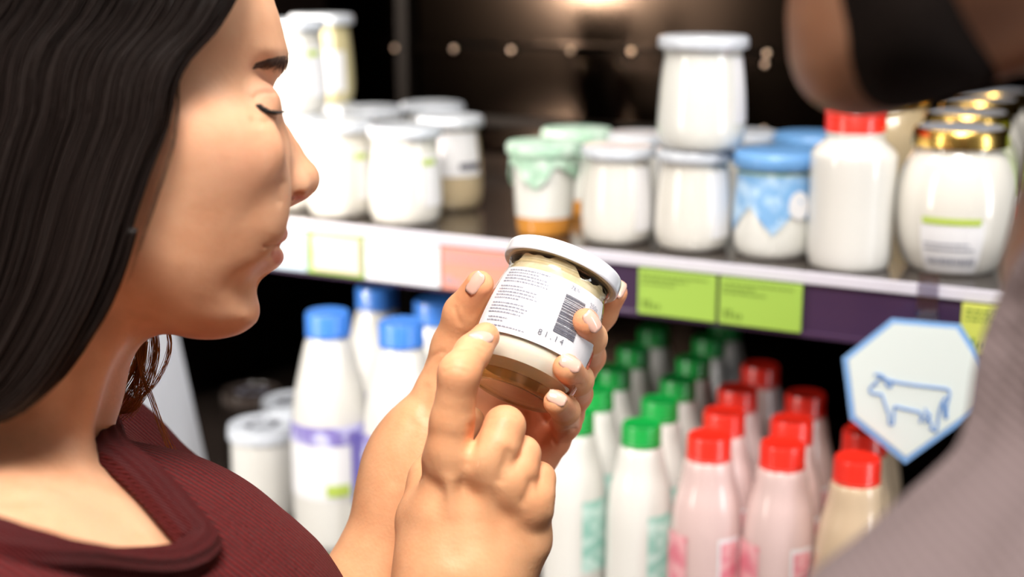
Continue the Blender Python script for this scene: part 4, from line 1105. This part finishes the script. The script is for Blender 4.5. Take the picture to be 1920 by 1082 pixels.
for u, v in NL:
    h = cast(sb_, u, v)
    if h[0] is not None: loop.append(np.array(h[0]))
loop += [W(-230, 945, .64), W(-280, 915, .70), W(-220, 880, .76), W(-80, 850, .79), W(60, 835, .785), W(150, 835, .765)]
loop_s = np.array(spline(loop, 6, closed=True))
cen = SV[SF].mean(1); dpl = poly_dist(loop_s[:, :2], cen[:, 0], cen[:, 1])
near = np.array([loop_s[np.argmin((loop_s[:, 0] - c[0]) ** 2 + (loop_s[:, 1] - c[1]) ** 2), 2] for c in cen[dpl > 0]])
kill = np.zeros(len(SF), bool); idx_ = np.where(dpl > 0)[0]; kill[idx_] = cen[idx_, 2] > near - .10
keep = SF[~kill]
sweater = mesh('sweater', SV, keep.tolist(), M['knit'], woman)
bm = bmesh.new(); bm.from_mesh(sweater.data); bmesh.ops.delete(bm, geom=[v for v in bm.verts if not v.link_faces], context='VERTS'); bm.to_mesh(sweater.data); bm.free()
snap = []
for p in loop_s:
    h = sb_.find_nearest(Vector(p)); snap.append(np.array(h[0]) + np.array(h[1]) * .0015 if h[3] < .03 else p)
for _ in range(6): snap = [(snap[i - 1] + 2 * snap[i] + snap[(i + 1) % len(snap)]) / 4 for i in range(len(snap))]
snap.append(snap[0]); 
cs = np.array(spline(snap[:-1], 3, closed=True)); cs = np.vstack([cs, cs[:1]]); T = np.gradient(cs, axis=0); T[0] = T[-1] = cs[1] - cs[-2]; T /= np.linalg.norm(T, axis=1)[:, None]
V, F = [], []; nS = 60; up_ = np.array([0, 0, 1.0])
for p, t_ in zip(cs, T):
    a_ = np.cross(t_, up_); a_ /= np.linalg.norm(a_); b_ = np.cross(a_, t_)
    for k in range(nS):
        th = 2 * math.pi * k / nS; r = 1 + .055 * math.cos(10 * th); V.append(p + a_ * (.0088 * r * math.cos(th)) + b_ * (.0074 * r * math.sin(th)))
for i_ in range(len(cs) - 1):
    for k in range(nS): F.append((i_ * nS + k, i_ * nS + (k + 1) % nS, (i_ + 1) * nS + (k + 1) % nS, (i_ + 1) * nS + k))
mesh('collar', V, F, M['knit_plain'], sweater)

# ---- hair
hair = Field((-.30, -.125, -.30), (.14, .125, .16), .0026, HM)
EDGE = [(470, -60), (440, 0), (400, 62), (352, 112), (326, 165), (312, 235), (282, 305), (248, 400), (216, 500), (176, 590), (110, 700), (45, 765), (-10, 792), (-90, 840)]
def hair_poly(y, sh=0):
    q = EDGE + [(-250, 900), (-420, 700), (-430, 300), (-400, -60), (-280, -230), (-100, -310), (100, -340), (290, -320), (420, -230), (480, -130)]
    return np.array([L(u - sh, v, y)[[0, 2]] for u, v in spline([np.array(p, float) for p in q], 3, closed=True)])
Xg, Zg = np.meshgrid(hair.ax[0], hair.ax[2], indexing='ij')
for y0, sh in ((-.062, 6), (.062, 30)):
    dp = poly_dist(hair_poly(-.07, sh) if y0 < 0 else hair_poly(0, sh), Xg, Zg)
    q = np.maximum(.016 - dp, 0) / .016; f = (np.sqrt(q[:, None, :] ** 2 + ((hair.ax[1] - y0)[None, :, None] / .016) ** 2) - 1) * .014
    hair.a = smin(hair.a, f.astype(np.float32), .004)
top = np.array([L(u, v)[[0, 2]] for u, v in spline([np.array(p, float) for p in ((430, -150), (380, -225), (250, -290), (90, -310), (-70, -280), (-210, -205), (-300, -80), (-325, 110), (-300, 300), (-230, 470), (-120, 620), (-110, 500), (-160, 200), (-100, 0), (60, -120), (250, -150))], 3, closed=True)])
inflate(hair, top, .03, .074, k=.02, bl=.004)
V, F = hair.surface(); V = relax(V, F, 4); hm = mesh('hair', V, F.tolist(), M['hair'], woman)
rh_ = random.Random(9); paths = []
Es = spline([np.array(p, float) for p in EDGE], 4)
for k in range(1700):
    q = rh_.random() ** 1.3; sh = q * 560; y = -(.0775 + rh_.random() * .004) if q > .04 else -(.060 + rh_.random() * .02)
    wob = rh_.uniform(-1, 1); ph = rh_.uniform(0, 6); P = []; n = len(Es); i0 = rh_.randint(0, 4); i1 = n - rh_.randint(0, 12)
    for i in range(i0, i1, 2):
        u, v = Es[i]; f = i / n
        uu = u - sh * (1 - .25 * f) + (-2 if q < .04 else 0) + wob * 10 * f + 5 * math.sin(ph + f * 5); vv = v + q * 40 * (1 - f) - (1 - f) * q * 120
        P.append((HM @ np.append(L(uu, vv, y + .002 * math.sin(ph + 4 * f)), 1))[:3])
    if len(P) > 3:
        r = rh_.uniform(.00025, .0007); paths.append((P, [r * (1 - .7 * abs(2 * i / (len(P) - 1) - 1) ** 3) for i in range(len(P))]))
V, F = tubes(paths, 4); mesh('hair_strands', V, F, M['strand'], hm)
# loose locks across the cheek and over the neck
paths = []
def lock(ptsuv, y0, y1, n, spread, r=.00022, rnd=rh_, tip=.4):
    S = spline([np.array(p, float) for p in ptsuv], 6)
    for k in range(n):
        a = rnd.uniform(-1, 1); b = rnd.uniform(-1, 1); ph = rnd.uniform(0, 6); P = []; m_ = int(len(S) * rnd.uniform(.75, 1))
        for i in range(m_):
            f = i / len(S); u, v = S[i]; y = y0 + (y1 - y0) * f
            P.append(LW(u + spread * a * (.4 + f) + 3 * math.sin(ph + 6 * f), v + spread * .25 * b, y + .003 * b))
        paths.append((P, [r * (1 - tip * i / len(P)) for i in range(len(P))]))
lock([(332, 150), (330, 230), (318, 300), (290, 390), (262, 470), (238, 540)], -.074, -.072, 7, 5, .00013)
lock([(230, 480), (200, 560), (150, 650), (90, 720), (20, 775), (-40, 800)], -.074, -.070, 90, 16)
lock([(250, 430), (215, 540), (170, 620), (110, 690), (40, 745), (-30, 790)], -.078, -.074, 120, 12)
V, F = tubes(paths, 3); mesh('loose_locks', V, F, M['strand'], hm)
paths = []  # far-side locks, backlight painted in as golden hair colour
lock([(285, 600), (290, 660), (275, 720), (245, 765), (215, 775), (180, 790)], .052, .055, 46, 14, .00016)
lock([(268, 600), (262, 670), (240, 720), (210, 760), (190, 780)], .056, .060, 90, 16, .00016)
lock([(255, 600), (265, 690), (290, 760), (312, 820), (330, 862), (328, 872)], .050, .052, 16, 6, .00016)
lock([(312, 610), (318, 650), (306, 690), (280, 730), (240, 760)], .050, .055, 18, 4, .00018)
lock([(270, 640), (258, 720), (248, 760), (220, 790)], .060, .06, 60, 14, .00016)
V, F = tubes(paths, 3); mesh('painted_backlit_locks', V, F, M['wisp_backlit_gold'], hm)

#@@MAN
# ------------------------------------------------------------------ the man at the right edge, close to the camera
MO = W(1800, -300, .42); mY = D(1800, -300); mY /= np.linalg.norm(mY); mX = RIGHT - (RIGHT @ mY) * mY; mX /= np.linalg.norm(mX); mZ = np.cross(mX, mY)
MM = np.eye(4); MM[:3, 0] = mX; MM[:3, 1] = mY; MM[:3, 2] = mZ; MM[:3, 3] = MO; MMi = np.linalg.inv(MM)
def L2(u, v, y=0.0):
    r = D(u, v); k = ((MO + mY * y - CAM) @ mY) / (r @ mY); return (MMi @ np.append(CAM + r * k, 1))[:3]
mp = [(1478, 60), (1482, 110), (1500, 155), (1535, 192), (1590, 212), (1650, 212), (1720, 196), (1800, 170), (1890, 140), (2000, 90), (2250, -60), (2500, -200), (2680, -420), (2720, -720), (2600, -980), (2350, -1150), (2050, -1200), (1750, -1120), (1570, -950), (1510, -780), (1500, -640), (1440, -540),
      (1375, -440), (1390, -400), (1455, -370), (1470, -320), (1440, -270), (1465, -230), (1440, -180), (1480, -110), (1482, -30), (1476, 20)]
mpoly = np.array([L2(u, v)[[0, 2]] for u, v in spline([np.array(p, float) for p in mp], 3, closed=True)])
MF = Field((-.09, -.10, -.26), (.22, .11, .17), .003, MM)
inflate(MF, mpoly, .055, .062, bl=.006)
MF.chain([W(2330, -150, .42), W(2300, 150, .43), W(2260, 520, .44)], [.052, .052, .060], k=.015)
MV, MFc = MF.surface(); MV = relax(MV, MFc, 4)
man = thing('person', 'bearded man in mauve-grey shirt, blurred, cut off by the right edge', 'person')
mbody = mesh('body', MV, MFc.tolist(), M['skin_man'], man)
BFd = Field((-.09, -.10, -.16), (.22, .11, .06), .003, MM)
bp_ = [(1545, 60), (1560, 110), (1585, 150), (1620, 180), (1670, 196), (1740, 186), (1810, 165), (1872, 142), (1893, 90), (1905, -60), (1960, -260), (2050, -330), (1930, -230), (1760, -200), (1560, -250), (1530, -120)]
bpoly = np.array([L2(u, v)[[0, 2]] for u, v in spline([np.array(p, float) for p in bp_], 3, closed=True)])
inflate(BFd, bpoly, .035, .0665, bl=.004)
V, F = BFd.surface(); V = relax(V, F, 4); mesh('beard', V, F.tolist(), M['beard'], man)
SH = Field((-.02, .22, .95), (.42, .62, 1.56), .004)
SH.chain([W(2120, 560, .40), W(2112, 690, .40)], [.030, .034], k=.02)
SH.chain([W(2370, 560, .44), W(2200, 770, .41), W(2105, 1030, .40), W(1752, 1358, .385), W(1540, 1580, .38)], [.060, .052, .050, .050, .046], k=.02)
SH.chain([W(2400, 640, .45), W(2500, 1300, .46)], [.075, .12], k=.04)
V, F = SH.surface(); V = relax(V, F, 4)
V = crease(V, F, [([(1925, 560), (1880, 620), (1862, 700), (1885, 780)], .010, .010, 9), ([(1930, 860), (1850, 930), (1790, 1040)], .012, .007, 9), ([(1800, 830), (1700, 960), (1640, 1070)], .010, .003, 9)]); mesh('shirt', V, F.tolist(), M['shirt'], man)
